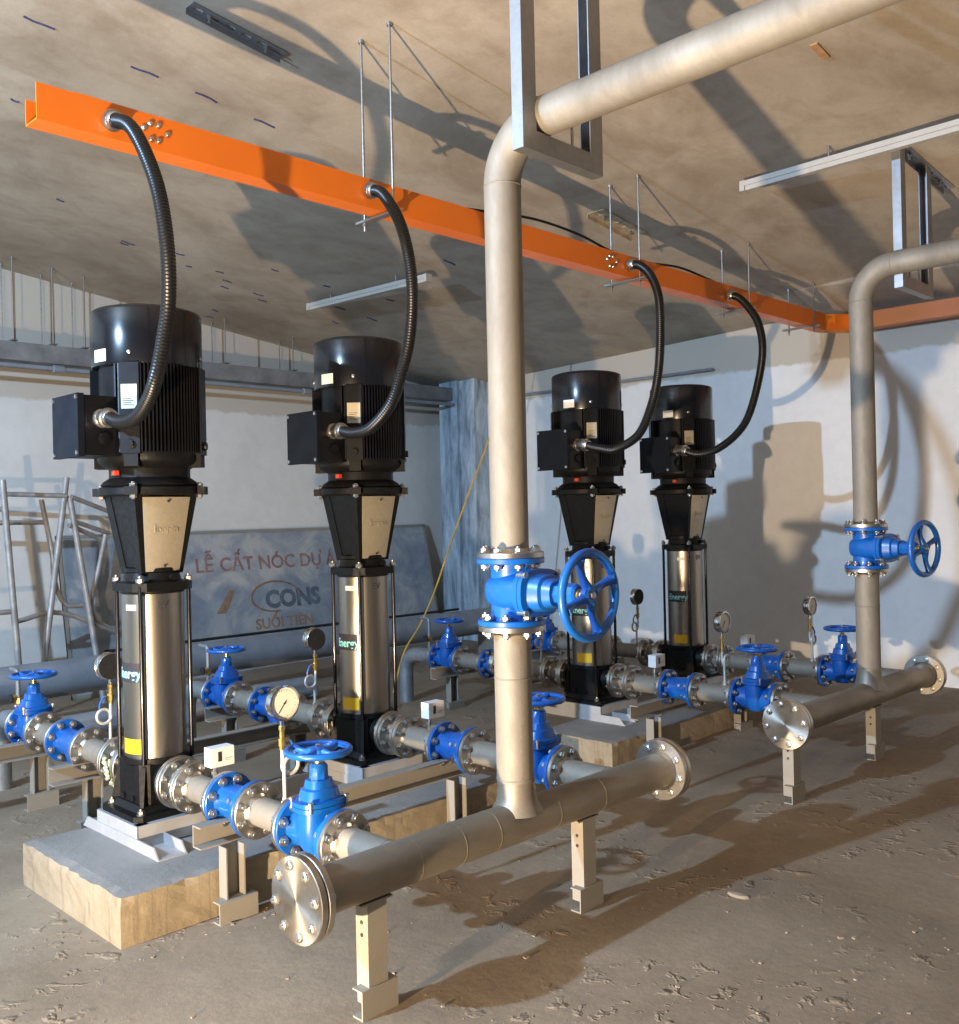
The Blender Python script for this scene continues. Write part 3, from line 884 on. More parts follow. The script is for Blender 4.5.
# suction side
ss0 = st0 = ss1 = gs0 = el0 = None
def elbow_pipe(label):
    """from the suction gate valve back to an elbow that drops to the floor"""
    t = thing('suction_elbow_pipe', label, 'pipe', group='elbowed suction pipes going into the floor')
    b = MB(); r = PR; L = .24; R_ = .15
    pts = [Vector((0, 0, 0)), Vector((0, L, 0))]+[Vector((0, L+R_*sin(a), -R_+R_*cos(a))) for a in [pi/2*j/10 for j in range(1, 11)]]+[Vector((0, L+R_, -AZ))]
    b.tube(pts, r, 28); b.build('pipe', 'steel_dark', t)
    b = MB(); b.disc((0, .010, 0), Y_, FR, FT); f = b.build('flange', 'steel_flange', t); ring_bolts(f, (0, -.0015, 0), Y_, FR*.8, 8)
    return t
for i in range(4):
    w = WH[i]
    ss0, o = put(ss0, lambda l: spool(l, 0.0, .479, [(.010, -1), (.157, 0), (.135, 2), (.469, 1)], group='short flanged pipe pieces on the suction side'), 3.7805,
                 'flanged pipe between pump and rear strainer, '+w)
    st0, o = put(st0, strainer, 4.3285, 'blue strainer with angled leg, '+w)
    ss1, o = put(ss1, lambda l: spool(l, 0.0, .2850, [(.010, -1), (.275, 1)], group='flanged pipes between strainer and suction gate valve'), 4.4605,
                 'flanged pipe behind the strainer, '+w)
    loc = at(i, 4.826)
    if i == 0:
        pass
    o = dup(gv0, loc, ['blue gate valve at the left edge of the picture, wheel below the scaffold', 'blue gate valve seen between the nearest and second pump sleeves',
              'dark blue gate valve left of the foreground riser, in front of the streaked column', 'blue gate valve mostly hidden behind the third pump at the rear'][i], group='blue gate valves on the suction side')
    el0, o = put(el0, elbow_pipe, 4.944, 'grey elbowed pipe dropping to the floor, '+['at the left edge', 'behind the nearest pump', 'left of the foreground riser below the yellow cable', 'hidden behind the third pump'][i])

# ------------------------------------------------------------------ headers and risers
HY = 2.11; HR = .074; RR = .069; HFR = .132
def header(x0, x1, xr, label, caps):
    t = thing('header_pipe', label, 'pipe', A(xr, HY, 0)*1, group='horizontal discharge header pipes')
    t.location.z = AZ
    a, c = (x0-xr)*S, (x1-xr)*S
    b = MB(); b.cyl((a, 0, 0), (c, 0, 0), HR, n=48)
    for xx in (a+.42, a+.62, -.16, .17, c-.5): b.tube([(xx, HR*cos(2*pi*k/40), HR*sin(2*pi*k/40)) for k in range(40)], .0009, 6, closed=True)
    # swept tee neck
    b.lathe([(RR+.030, .040), (RR+.012, .07), (RR+.003, .10), (RR, .16)], (0, 0, 0), (0, 0, 1), 40)
    b.build('pipe', 'steel_header', t)
    for k, (xe, s) in enumerate(((a, -1), (c, 1))):
        b = MB(); b.disc((xe-s*.012, 0, 0), (1, 0, 0), HFR, .024, 48); b.lathe([(HR+.014, 0), (HR+.001, .014)], (xe-s*.024, 0, 0), (-s, 0, 0), 36)
        f = b.build('flange', 'steel_flange', t)
        b = MB(); b.disc((xe+s*.001, 0, 0), (1, 0, 0), HFR-.012, .004, 40); b.build('gasket', 'rubber', f)
        b = MB(); b.disc((xe+s*.015, 0, 0), (1, 0, 0), HFR, .024, 48); cap = b.build('blind_flange', 'steel_plate_lathe', t)
        ring_bolts(cap, (xe+s*.0015, 0, 0), (s*1, 0, 0), HFR*.79, 8, BOLT_B, ph=.2)
    return t
def lathe_plate_mat():
    m, nt, b = _nt('turned_stainless_cap')
    b.inputs['Base Color'].default_value = (.60, .56, .50, 1); b.inputs['Metallic'].default_value = 1
    b.inputs['Roughness'].default_value = .34; b.inputs['Anisotropic'].default_value = .75
    tg = nt.nodes.new('ShaderNodeTangent'); tg.direction_type = 'RADIAL'; tg.axis = 'X'
    nt.links.new(tg.outputs[0], b.inputs['Tangent'])
    n = noise(nt, 12, 5, .7); nt.links.new(ramp(nt, n, [(.3, (.44, .38, .31)), (.65, (.66, .62, .56))]), b.inputs['Base Color'])
    return m
M['steel_plate_lathe'] = lathe_plate_mat()
header(1.452, 3.105, 2.28, 'stainless header pipe in the foreground, low, with bolted blind caps', 0)
header(4.115, 5.80, 5.02, 'stainless header pipe far right, low, ending near the right wall', 1)

def riser(xr, label, zv, hz, ylast, labelv, group, stemrot, kk):
    """vertical pipe in two pieces with a gate valve, top elbow and horizontal run towards -Y"""
    x, y = xr, HY
    Lv = .246; zc = A(0, 0, zv).z
    zlo = AZ+.155
    t = thing('riser_pipe', 'lower piece of the '+label, 'pipe', (A(x, y, 0).x, A(x, y, 0).y, zlo), group='vertical riser pipes')
    b = MB(); b.cyl((0, 0, 0), (0, 0, zc-Lv/2-zlo), RR, n=48)
    for zz in (.01, .38): b.tube([(RR*cos(2*pi*k/40), RR*sin(2*pi*k/40), zz) for k in range(40)], .003, 6, closed=True)
    b.build('pipe', 'steel_pipe', t)
    def fl(z, s, par, off):
        b = MB(); b.disc((0, 0, z), (0, 0, 1), .124, .022, 44); b.lathe([(RR+.013, 0), (RR+.001, .013)], (0, 0, z-s*.011), (0, 0, -s), 36)
        f = b.build('flange', 'steel_flange', par)
        ring_bolts(f, (0, 0, z+s*.0115), (0, 0, -s), .100, 8, BOLT, ph=.25)
    fl(zc-Lv/2-zlo-.011, 1, t, 0)
    zu = zc+Lv/2
    t2 = thing('riser_pipe', 'upper elbowed piece of the '+label, 'pipe', (A(x, y, 0).x, A(x, y, 0).y, zu), group='vertical riser pipes')
    zh = A(0, 0, hz).z-zu; R_ = .20
    b = MB(); pts = [Vector((0, 0, 0)), Vector((0, 0, zh-R_))]
    pts += [Vector((0, -R_+R_*cos(a), zh-R_+R_*sin(a))) for a in [pi/2*j/14 for j in range(1, 15)]]
    pts += [Vector((0, (ylast-y)*S, zh))]
    b.tube(pts, RR, 48)
    for zz in (zh-R_,): b.tube([(RR*cos(2*pi*k/40), RR*sin(2*pi*k/40), zz) for k in range(40)], .003, 6, closed=True)
    b.tube([(RR*cos(2*pi*k/40), -R_, zh+RR*sin(2*pi*k/40)) for k in range(40)], .003, 6, closed=True)
    b.build('pipe', 'steel_pipe', t2)
    # rolled-on pipe marking
    for k, q in enumerate(('A312 TP304 5" SCH10S', 'WELDED 141.3 X 3.4')):
        mt = None
    fl(.011, -1, t2, 0)
    v = gate_valve(labelv, k=1.16, L=Lv, fr=.126, h=.365, wr=.147 if kk == 0 else .150, group='blue gate valves mounted sideways in the risers', ph=.35)
    v.location = (A(x, y, 0).x, A(x, y, 0).y, zc); v.rotation_euler = (pi/2, 0, stemrot)
    return t, t2
r1 = riser(2.275, 'thick stainless riser standing in the foreground', -.252, 1.222, -2.5,
      'big blue gate valve in the foreground riser, large wheel facing sideways', 'g', 0, 0)
r2 = riser(5.02, 'stainless riser far right before the right wall', -.225, 1.235, -2.5,
      'blue gate valve in the far right riser, wheel seen nearly edge-on', 'g', radians(-9), 1)
# vertical line of faded printing on the risers
def print_line(par, R_, z0, z1, ang, mat='pipe_ink', n=60, seed=1):
    rnd = random.Random(seed); b = MB(); z = z0
    while z < z1:
        l = .004+rnd.random()*.016; w = .002+rnd.random()*.005
        a = ang+rnd.random()*.05
        m = Matrix.Rotation(a, 4, 'Z')
        b.box((R_-.001, -w/2, z), (R_+.0008, w/2, z+l*.5), m); z += l*(.6+rnd.random()*2)
        if rnd.random() < .08: z += .05
    return b.build('pipe_print', mat, par)
def pipe_child(t): return [k for k in kids(t) if k.name.startswith('pipe')][0]
print_line(pipe_child(r1[0]), RR, .02, .55, radians(243), seed=3)
print_line(pipe_child(r2[1]), RR, .12, .75, radians(205), seed=5)

# ------------------------------------------------------------------ hangers for the overhead pipes
def pipe_hanger(x, y, hz, half, label):
    zb = hz-.069/S-.004
    top = ceil_z(x, y)
    t = thing('pipe_hanger', label, 'hanger', A(x, y, zb), group='U-shaped steel hangers under the overhead pipes')
    H = (top-zb)*S; w, d, th = .072, .050, .005; h = half*S
    # legs are C channels opening outward along X; crossbar below
    for s in (-1, 1):
        b = MB(); xi, xo = s*(h-.0), s*(h+w)
        # mitred at the foot, hollow behind a front web
        prof = [(xi, 0.0), (xo, -w), (xo, H+.12), (xi, H+.12)]
        b.prism(prof, -d/2, -d/2+th, basis((1, 0, 0), (0, 0, 1), (0, 1, 0)))
        b.prism(prof, d/2-th, d/2, basis((1, 0, 0), (0, 0, 1), (0, 1, 0)))
        b.box((min(xo, xo-s*th), -d/2+th, -w), (max(xo, xo-s*th), d/2-th, H+.12))
        b.build('leg', 'galv', t, smooth=False)
    b = MB()
    prof = [(-h, 0.0), (h, 0.0), (h+w, -w), (-h-w, -w)]
    b.prism(prof, -d/2, -d/2+th, basis((1, 0, 0), (0, 0, 1), (0, 1, 0))); b.prism(prof, d/2-th, d/2, basis((1, 0, 0), (0, 0, 1), (0, 1, 0)))
    b.box((-h-w+th, -d/2+th, -w), (h+w-th, d/2-th, -w+th)); b.box((-h, -d/2+th, -th), (h, d/2-th, 0))
    b.build('crossbar', 'galv', t, smooth=False)
    b = MB(); Rr = .069+.005
    b.tube([(Rr*cos(a), 0, .069+Rr*sin(a)) for a in [pi*j/20 for j in range(21)]]+[(-Rr, 0, -.05)], .006, 8)
    b.tube([(Rr, 0, .069), (Rr, 0, -.05)], .006, 8)
    for s in (-1, 1): b.lathe([(.012, 0), (.012, .01)], (s*Rr, 0, -.012), (0, 0, 1), 6)
    b.build('u_bolt', 'bolt', t)
    return t
pipe_hanger(2.355, 1.935, 1.222, .133, 'U-shaped galvanised hanger holding the overhead pipe at top centre')
h2 = pipe_hanger(5.24, 1.915, 1.235, .150, 'U-shaped galvanised hanger holding the overhead pipe at far right')
# slotted angle fixed to the soffit over the far hanger
def slotted(x0, y0, x1, y1, label, drop=.0, w=.075, mat='galv'):
    p0 = A(x0, y0, ceil_z(x0, y0)); p1 = A(x1, y1, ceil_z(x1, y1)); d = (p1-p0); L = d.length; d.normalize()
    side = Vector((0, 0, 1)).cross(d).normalized(); up = d.cross(side)
    t = thing('slotted_bracket', label, 'bracket', p0, group='slotted steel brackets fixed under the ceiling')
    m = basis(d, side, up); b = MB()
    n = max(2, int(L/.085)); 
    # plate with slots made from strips
    b.box((0, -w/2, -.006), (L, -w/2+w*.36, -.001), m); b.box((0, w/2-w*.36, -.006), (L, w/2, -.001), m)
    for i in range(n+1):
        c = L*i/n; b.box((max(0, c-.020), -w*.16, -.006), (min(L, c+.020), w*.16, -.001), m)
    b.box((0, w/2-.005, -.035), (L, w/2, -.001), m)
    b.build('slotted_plate', mat, t, smooth=False)
    b = MB()
    for u in (.2, .8):
        c = m @ Vector((L*u, 0, -.006)); b.lathe([(.013, 0), (.013, .012), (.007, .013), (.007, .035)], c, -up, 6)
    b.build('anchor_nut', 'bolt', t)
    return t
slotted(2.07, 3.70, 2.54, 3.70, 'slotted steel bracket on the ceiling at the top left')
slotted(4.74, 3.62, 5.20, 3.62, 'slotted rusty bracket on the ceiling right of the foreground riser', w=.15, mat='rusty')
slotted(5.08, 1.92, 5.75, 1.90, 'slotted bracket on the ceiling above the far right hanger')

# ------------------------------------------------------------------ supports
def post_support(x, y, top, label, wx=.078, wy=.060, openy=1, foot_h=.092):
    p = A(x, y, floor_z(x)); top = top-p.z; t = thing('pipe_support', label, 'support', p, group='steel channel posts under the pipes')
    th = .005; H = top
    b = MB(); b.prism(channel_poly(wx, wy, th), .03, H, basis((1, 0, 0), (0, openy, 0), (0, 0, 1), (0, -openy*wy/2, 0)))
    b.build('post', 'channel', t, smooth=False)
    b = MB(); L = .145
    b.prism(channel_poly(foot_h, .05, th), -L/2, L/2, basis((0, 0, 1), (0, 1, 0), (-1, 0, 0), (.0, -.038, foot_h/2)))
    ft = b.build('foot', 'channel', t, smooth=False)
    b = MB()
    for zz in (.06, .10) if openy > 0 else (.12, H-.08):
        b.lathe([(.0065, 0), (.0065, .002)], (-wx/2-.0005, .0, H-zz), (-1, 0, 0), 12)
    b.build('bolt_hole', 'ink', t)
    return t
def saddle(t, ztop, L=.13):
    b = MB(); b.prism([(-.03, 0), (.03, 0), (.03, .006), (-.03, .006)], -L/2, L/2, basis((0, 1, 0), (0, 0, 1), (1, 0, 0), (0, 0, ztop-.006)))
    b.build('saddle_strip', 'channel', t, smooth=False)
htop = AZ-HR-.001
for x, l in ((1.675, 'grey steel post under the front end of the foreground header'), (2.615, 'grey steel post under the foreground header, right of the riser foot'),
             (4.145, 'grey steel post directly below the far header cap'), (5.06, 'grey steel post below the far riser foot')):
    t = post_support(x, HY, htop-.006, l); saddle(t, htop-t.location.z)

def beam_support(x0, x1, y, legs, label, depth=.060, off=.0, hgt=.088):
    """channel lying under the branch pipes, open to -Y, on legs with feet"""
    ztop = AZ-PR-.001; p = A((x0+x1)/2, y, 0); p.z = 0
    t = thing('pipe_rack', label, 'support', p, group='channel racks carrying the branch pipes')
    a = (x1-x0)*S/2; th = .006
    b = MB(); b.prism(channel_poly(hgt, depth, th), -a, a, basis((0, 0, 1), (0, -1, 0), (1, 0, 0), (0, .03+off, ztop-hgt/2)))
    b.build('channel_beam', 'channel', t, smooth=False)
    for lx in legs:
        dx = lx*S-p.x
        b = MB(); b.prism(channel_poly(.085, .055, .006), .03, ztop-hgt, basis((1, 0, 0), (0, -1, 0), (0, 0, 1), (dx, .03, 0)))
        lg = b.build('leg', 'channel', t, smooth=False)
        b = MB(); b.prism(channel_poly(.085, .05, .006), -.085, .085, basis((0, 0, 1), (0, 1, 0), (-1, 0, 0), (dx, -.045, .0425))); b.build('foot', 'channel', lg, smooth=False)
    return t
beam_support(1.64, 3.05, 2.955, (1.745, 2.82), 'long grey channel rack under the front pipes of the two nearest pumps', off=.06)
beam_support(4.22, 5.62, 2.99, (4.33, 5.24), 'long grey channel rack under the front pipes of the two far pumps', off=.06)
beam_support(1.62, 3.04, 4.20, (1.80, 2.88), 'long grey channel rack behind the two nearest pumps')
beam_support(4.45, 5.75, 4.20, (4.6, 5.6), 'long grey channel rack behind the two far pumps')
beam_support(1.2, 1.93, 4.80, (1.80,), 'short grey channel rack under the pipe at the left picture edge')
beam_support(2.72, 3.04, 4.84, (2.86,), 'short grey channel rack behind the nearest pump')
beam_support(4.42, 4.90, 4.84, (4.60,), 'short grey channel rack left of the foreground riser foot')
beam_support(5.45, 5.75, 4.84, (5.60,), 'short grey channel rack at the rear behind the farthest pump')

# ------------------------------------------------------------------ orange cable trunking and hoses
DY, DW, DZ0, DZ1 = 3.2, .095, 1.315, 1.435
def trunking():
    t = thing('cable_trunking', 'long orange steel cable trunking hung under the ceiling', 'trunking', A(1.24, DY+DW/2, DZ0))
    o = A(1.24, DY+DW/2, DZ0)
    cl = [(1.235, DY), (6.97, DY), (7.145, DY-.125), (7.145, -3.5)]
    bl = [(1.235, DY+DW), (7.03, DY+DW), (7.245, DY-.06), (7.245, -3.5)]
    th = .006
    b = MB()
    def wall(P, z0, z1, n):  # vertical sheet following the path, thickened to the inside
        Q = [A(x, y, 0) for x, y in P]
        for i in range(len(Q)-1):
            a, c = Q[i]-o, Q[i+1]-o
            nn = Vector((-(c-a).y, (c-a).x, 0)).normalized()*th*n
            za, zb = (A(0, 0, z0)-o).z, (A(0, 0, z1)-o).z
            v = [Vector((a.x, a.y, za)), Vector((c.x, c.y, za)), Vector((c.x, c.y, zb)), Vector((a.x, a.y, zb))]
            b._add(v+[p+nn for p in v], [(0,1,2,3),(7,6,5,4),(0,4,5,1),(1,5,6,2),(2,6,7,3),(3,7,4,0)])
    wall(cl, DZ0+.0053, DZ1, 1); wall(bl, DZ0+.0053, DZ1-.03, -1)
    # bottom
    for i in range(len(cl)-1):
        q = [A(*cl[i], DZ0)-o, A(*cl[i+1], DZ0)-o, A(*bl[i+1], DZ0)-o, A(*bl[i], DZ0)-o]
        u = [p+Vector((0, 0, th)) for p in q]
        b._add(q+u, [(0,3,2,1),(4,5,6,7),(0,1,5,4),(1,2,6,5),(2,3,7,6),(3,0,4,7)])
    b.build('channel_body', 'orange', t, smooth=False)
    b = MB()
    for xs in (1.2425, 3.0, 4.8, 6.6):   # lid only beyond the first open stretch
        pass
    q = [A(*p, DZ1)-o for p in ((1.36, DY), (6.97, DY), (7.03, DY+DW), (1.36, DY+DW))]; u = [p+Vector((0, 0, .004)) for p in q]
    b._add(q+u, [(0,3,2,1),(4,5,6,7),(0,1,5,4),(1,2,6,5),(2,3,7,6),(3,0,4,7)])
    b.build('lid', 'orange', t, smooth=False)
    # joint bolts
    sb = MB(); sb.lathe([(.013, 0), (.013, .004), (.008, .011), (0, .012)], (0, 0, 0), (0, -1, 0), 14)
    s0 = None
    for xc in (1.655, 4.335):
        for dx, dz in ((-.052, .008), (-.028, .028), (.002, .030), (.036, .006), (.002, -.025), (-.026, -.026)):
            loc = A(xc+dx, DY, (DZ0+DZ1)/2+dz)-o
            if s0 is None: s0 = sb.build('joint_bolt', 'bolt', t, loc=loc)
            else: inst(s0, t, loc)
    return t
trunking()

def trapeze(x, y0, y1, z, label, ztopoff=0, group='threaded-rod trapeze hangers under the orange trunking', r=.0065):
    t = thing('trapeze_hanger', label, 'hanger', A(x, (y0+y1)/2, z), group=group)
    o = A(x, (y0+y1)/2, z)
    for y in (y0, y1):
        b = MB(); tp = A(x, y, ceil_z(x, y)+.002)-o; lo = A(x, y, z-.05)-o
        b.cyl(lo, tp, r, n=8); b.lathe([(r*1.9, 0), (r*1.9, .010)], A(x, y, z-.018)-o, (0, 0, -1), 6)
        b.lathe([(r*2.2, 0), (r*2.2, .016), (r*1.3, .018)], tp-Vector((0, 0, .02)), (0, 0, 1), 8)
        b.build('threaded_rod', 'rod', t)
    b = MB(); L = (y1-y0+.09)*S
    b.prism([(-.02, 0), (.02, 0), (.02, .012), (.015, .012), (.015, .004), (-.015, .004), (-.015, .012), (-.02, .012)], -L/2, L/2, basis((1, 0, 0), (0, 0, 1), (0, -1, 0), (0, 0, -.0155)))
    b.build('strut', 'galv', t, smooth=False)
    return t
for x, l in ((2.705, 'pair of thin rods holding the orange trunking above the second pump'), (4.52, 'pair of thin rods holding the orange trunking right of the foreground riser'),
             (5.75, 'pair of thin rods holding the orange trunking above the farthest pump'), (6.68, 'pair of thin rods holding the orange trunking near its corner')):
    trapeze(x, 3.15, 3.345, DZ0-.004, l)

def hose(i, pts, label):
    t = thing('flexible_conduit', label, 'hose', A(*pts[-1]), group='black ribbed flexible conduits from trunking to motors')
    o = A(*pts[-1]); P = [A(*p)-o for p in pts]
    sm = catmull(P, 30)
    # resample evenly for the ribs
    L = [0]
    for a, c in zip(sm, sm[1:]): L.append(L[-1]+(c-a).length)
    n = int(L[-1]/.0065); out = []; j = 0
    for k in range(n+1):
        d = L[-1]*k/n
        while j < len(L)-2 and L[j+1] < d: j += 1
        u = (d-L[j])/max(1e-9, L[j+1]-L[j]); out.append(sm[j].lerp(sm[j+1], u))
    b = MB(); b.tube(out, .0285, 16, rib=.10); b.build('corrugated_sleeve', 'hose', t)
    for p, q in ((out[-1], out[-5]), (out[0], out[4])):
        d = (p-q).normalized()
        b = MB(); b.lathe([(.033, -.045), (.036, -.04), (.036, -.02), (.042, -.018), (.042, -.004), (.040, .0)], p, d, 20); b.build('end_fitting', 'bolt', t)
    return t
GZ = (PZ+1.828)/S-E0; GY = PY-.181/S
HP = {
 0: [(1.495,3.388,.35),(1.50,3.268,.329),(1.50,3.13,.342),(1.50,3.019,.399),(1.50,2.945,.473),(1.50,2.893,.58),(1.50,2.854,.702),(1.50,2.854,.861),(1.50,2.899,1.048),(1.495,2.974,1.198),(1.487,3.07,1.32),(1.48,3.19,1.373)],
 1: [(2.55,3.443,.35),(2.55,3.321,.337),(2.55,3.183,.357),(2.555,3.035,.452),(2.565,2.955,.584),(2.575,2.915,.718),(2.585,2.905,.895),(2.595,2.935,1.059),(2.6,2.99,1.201),(2.605,3.06,1.30),(2.608,3.12,1.36),(2.608,3.19,1.384)],
 2: [(4.28,3.466,.365),(4.29,3.35,.341),(4.30,3.22,.332),(4.33,3.07,.402),(4.36,2.985,.554),(4.39,2.955,.734),(4.42,2.955,.942),(4.45,2.98,1.154),(4.465,3.04,1.29),(4.477,3.12,1.365),(4.479,3.19,1.383)],
 3: [(5.31,3.483,.304),(5.32,3.36,.29),(5.34,3.21,.332),(5.37,3.06,.445),(5.40,2.97,.589),(5.44,2.92,.823),(5.48,2.92,1.001),(5.52,2.97,1.156),(5.545,3.05,1.27),(5.554,3.12,1.34),(5.554,3.19,1.37)],
}
HL = ['thick black ribbed hose curving down to the nearest pump motor', 'black ribbed hose curving down to the second pump motor',
      'black ribbed hose right of the foreground riser, to the third pump motor', 'black ribbed hose to the farthest pump motor, nearest the right wall']
for i in range(4):
    pts = list(HP[i])
    gx = PX[i]-.275/S
    dx0 = gx-pts[0][0]; dy0 = GY-pts[0][1]; dz0 = GZ-pts[0][2]
    n = len(pts); 
    pts = [(x+dx0*max(0, 1-k/4), y+dy0*max(0, 1-k/4), z+dz0*max(0, 1-k/4)) for k, (x, y, z) in enumerate(pts)]
    hose(i, pts[::-1], HL[i])

# ------------------------------------------------------------------ overhead odds and ends
def batten(x0, y0, x1, y1, drop, label):
    p0 = A(x0, y0, ceil_z(x0, y0)-drop); p1 = A(x1, y1, ceil_z(x0, y0)-drop-.0)
    d = p1-p0; L = d.length; d.normalize(); side = Vector((0, 0, 1)).cross(d)
    t = thing('batten_light', label, 'light', p0, group='unlit batten lights under the ceiling')
    m = basis(d, side, (0, 0, 1))
    b = MB(); b.box((0, -.032, .0), (L, .032, .032), m); b.build('housing', 'cream', t, bevel=.002, smooth=False)
    b = MB(); b.box((.03, -.022, -.028), (L-.03, .022, .0), m); b.build('diffuser', 'cream', t, bevel=.006)
    for u0, u1 in ((-.003, .03), (L-.03, L+.003)):
        b = MB(); b.box((u0, -.034, -.030), (u1, .034, .034), m); b.build('end_cap', 'cream', t, smooth=False)
    for u in (.2, .75):
        q = m @ Vector((L*u, 0, .028)); zz = A(0, 0, ceil_z((p0+m @ Vector((L*u, 0, 0))).x/S, (p0+m @ Vector((L*u, 0, 0))).y/S)).z-p0.z
        b = MB(); b.cyl(q, (q.x, q.y, zz+.002), .006, n=8); b.build('drop_rod', 'rod', t)
    return t
batten(4.88, 2.70, 4.86, .2, .075, 'long pale batten light under the ceiling at the upper right')
batten(4.62, 6.45, 4.70, 5.10, .055, 'pale batten light under the ceiling left of the foreground riser')

b = MB(); pts = [A(3.1, 3.27, 1.442), A(3.4, 3.26, 1.475), A(3.75, 3.25, 1.505), A(4.1, 3.25, 1.495), A(4.4, 3.25, 1.455), A(4.7, 3.24, 1.445), A(5.05, 3.23, 1.47), A(5.4, 3.24, 1.455), A(5.6, 3.25, 1.445)]
b.tube(catmull(pts, 8), .008, 8); o = b.build('loose_cable', 'rubber'); tag(o, 'thin black cable sagging onto the orange trunking right of the foreground riser', 'cable')

b = MB(); pts = [A(6.15, 5.6, ceil_z(6.15, 5.6)), A(5.97, 5.6, .98), A(5.78, 5.6, .569), A(5.568, 5.6, .193), A(5.351, 5.6, -.21), A(5.154, 5.6, -.598), A(4.987, 5.6, -.858), A(4.82, 5.6, -1.05), A(4.7, 5.6, -E0+.02)]
b.tube(catmull(pts, 10), .008, 8); o = b.build('hanging_cable', 'yellow_cable'); tag(o, 'yellow cable slanting from ceiling to floor left of the foreground riser', 'cable')

b = MB(); m_ = Matrix.Translation(A(4.07, 1.864, ceil_z(4.07, 1.864))-Vector((0, 0, .006))) @ Matrix.Rotation(.02, 4, 'Z') @ Matrix.Rotation(.127, 4, 'Y')
b.box((-.075, -.020, -.004), (.075, .020, .006), m_); o = b.build('wood_offcut', 'wood', smooth=False); tag(o, 'small brown scrap of formwork wood stuck in the ceiling at upper right', 'wood')
# ------------------------------------------------------------------ pipes along the back wall
def long_pipe(name, pts, r, mat, label, cat='pipe', n=28, group=None, couplings=()):
    o = A(*pts[0]); t = thing(name, label, cat, o, group=group)
    b = MB(); b.tube([A(*p)-o for p in pts], r, n); b.build('pipe', mat, t)
    for x, y, z in couplings:
        b = MB(); b.lathe([(r, -.05), (r+.012, -.045), (r+.012, .045), (r, .05)], A(x, y, z)-o, (1, 0, 0), n); b.build('coupling', mat, t)
    return t
long_pipe('wall_conduit', [(.5, 7.33, 1.155), (7.06, 7.33, 1.155)], .020, 'grey_pipe', 'thin grey conduit high on the back wall under the concrete ledge', n=14, couplings=((2.95, 7.33, 1.155), (5.2, 7.33, 1.155)))
long_pipe('wall_conduit', [(7.28, 7.0, 1.19), (7.28, 4.35, 1.19)], .014, 'grey_pipe', 'thin dark tube drawing a shadow edge high on the right wall behind the far pump motors', n=12)  # added tube drawing the edge of a wall shadow, not a real conduit
long_pipe('floor_pipe', [(1.3, 6.35, -1.01), (6.85, 6.35, -1.01)], .135, 'grey_pipe', 'very thick grey pipe lying low along the back wall', n=40, couplings=((4.9, 6.35, -1.01),))
long_pipe('floor_pipe', [(.5, 5.95, -1.255), (4.2, 5.95, -1.255), (4.2, 5.95, -E0+.05)], .085, 'grey_pipe', 'grey pipe lying on the floor in front of the very thick back pipe', n=32)
long_pipe('wall_conduit', [(3.2, 7.2, -.99), (6.95, 7.2, -.99)], .014, 'rubber', 'thin black pipe running low in front of the leaning printed board', n=12)
for x, l in ((3.0, 'left'), (5.0, 'middle'), (6.6, 'right')):
    b = MB(); b.box((-.10, -.16, 0), (.10, .16, .30)); o = b.build('support_block', 'channel', bevel=.01); o.location = A(x, 6.35, -E0)
    tag(o, 'low grey block under the very thick back pipe, '+{'left': 'behind the nearest pump', 'middle': 'left of the second pump base', 'right': 'near the streaked column'}[l], 'block', 'low grey blocks under the back pipe')
for k, (x, l) in enumerate(((2.66, 'at the left picture edge'), (2.95, 'above the scaffold top'), (3.19, 'left of the nearest motor'), (4.42, 'right of the nearest motor'), (5.12, 'left of the second motor'))):
    trapeze(x, 7.42, 7.64, 1.36, 'thin rods between ceiling and high back wall ledge, '+l, group='threaded-rod hangers over the back wall ledge', r=.006)
# small vertical pipes with ball valves beside the suction valves
def vent_pipe(x, y, label):
    t = thing('vent_pipe', label, 'pipe', A(x, y, 0), group='small upright vent pipes at the suction elbows'); t.location.z = AZ+PR-.003
    b = MB(); b.tube([(0, 0, 0), (0, 0, .22), (0, 0, .235), (0, .012, .245), (0, .10, .248)], .013, 12); b.build('pipe', 'steel_dark', t)
    b = MB(); b.lathe([(.02, 0), (.02, .03), (.016, .032)], (0, 0, .06), (0, 0, 1), 8); b.lathe([(.020, 0), (.020, .02)], (-.012, 0, .09), (-1, 0, 0), 10); b.build('ball_valve', 'brass', t)
    b = MB(); b.lathe([(.026, 0), (.026, .008)], (-.035, 0, .09), (-1, 0, 0), 14); b.build('valve_knob', 'rubber', t)
    return t
vp = [vent_pipe(PX[i], 5.03, l) for i, l in enumerate(('small upright vent pipe with brass valve at the left picture edge', 'small upright vent pipe behind the nearest pump, beside a blue wheel',
      'small upright vent pipe left of the foreground riser', 'small upright vent pipe hidden at the rear by the third pump'))]

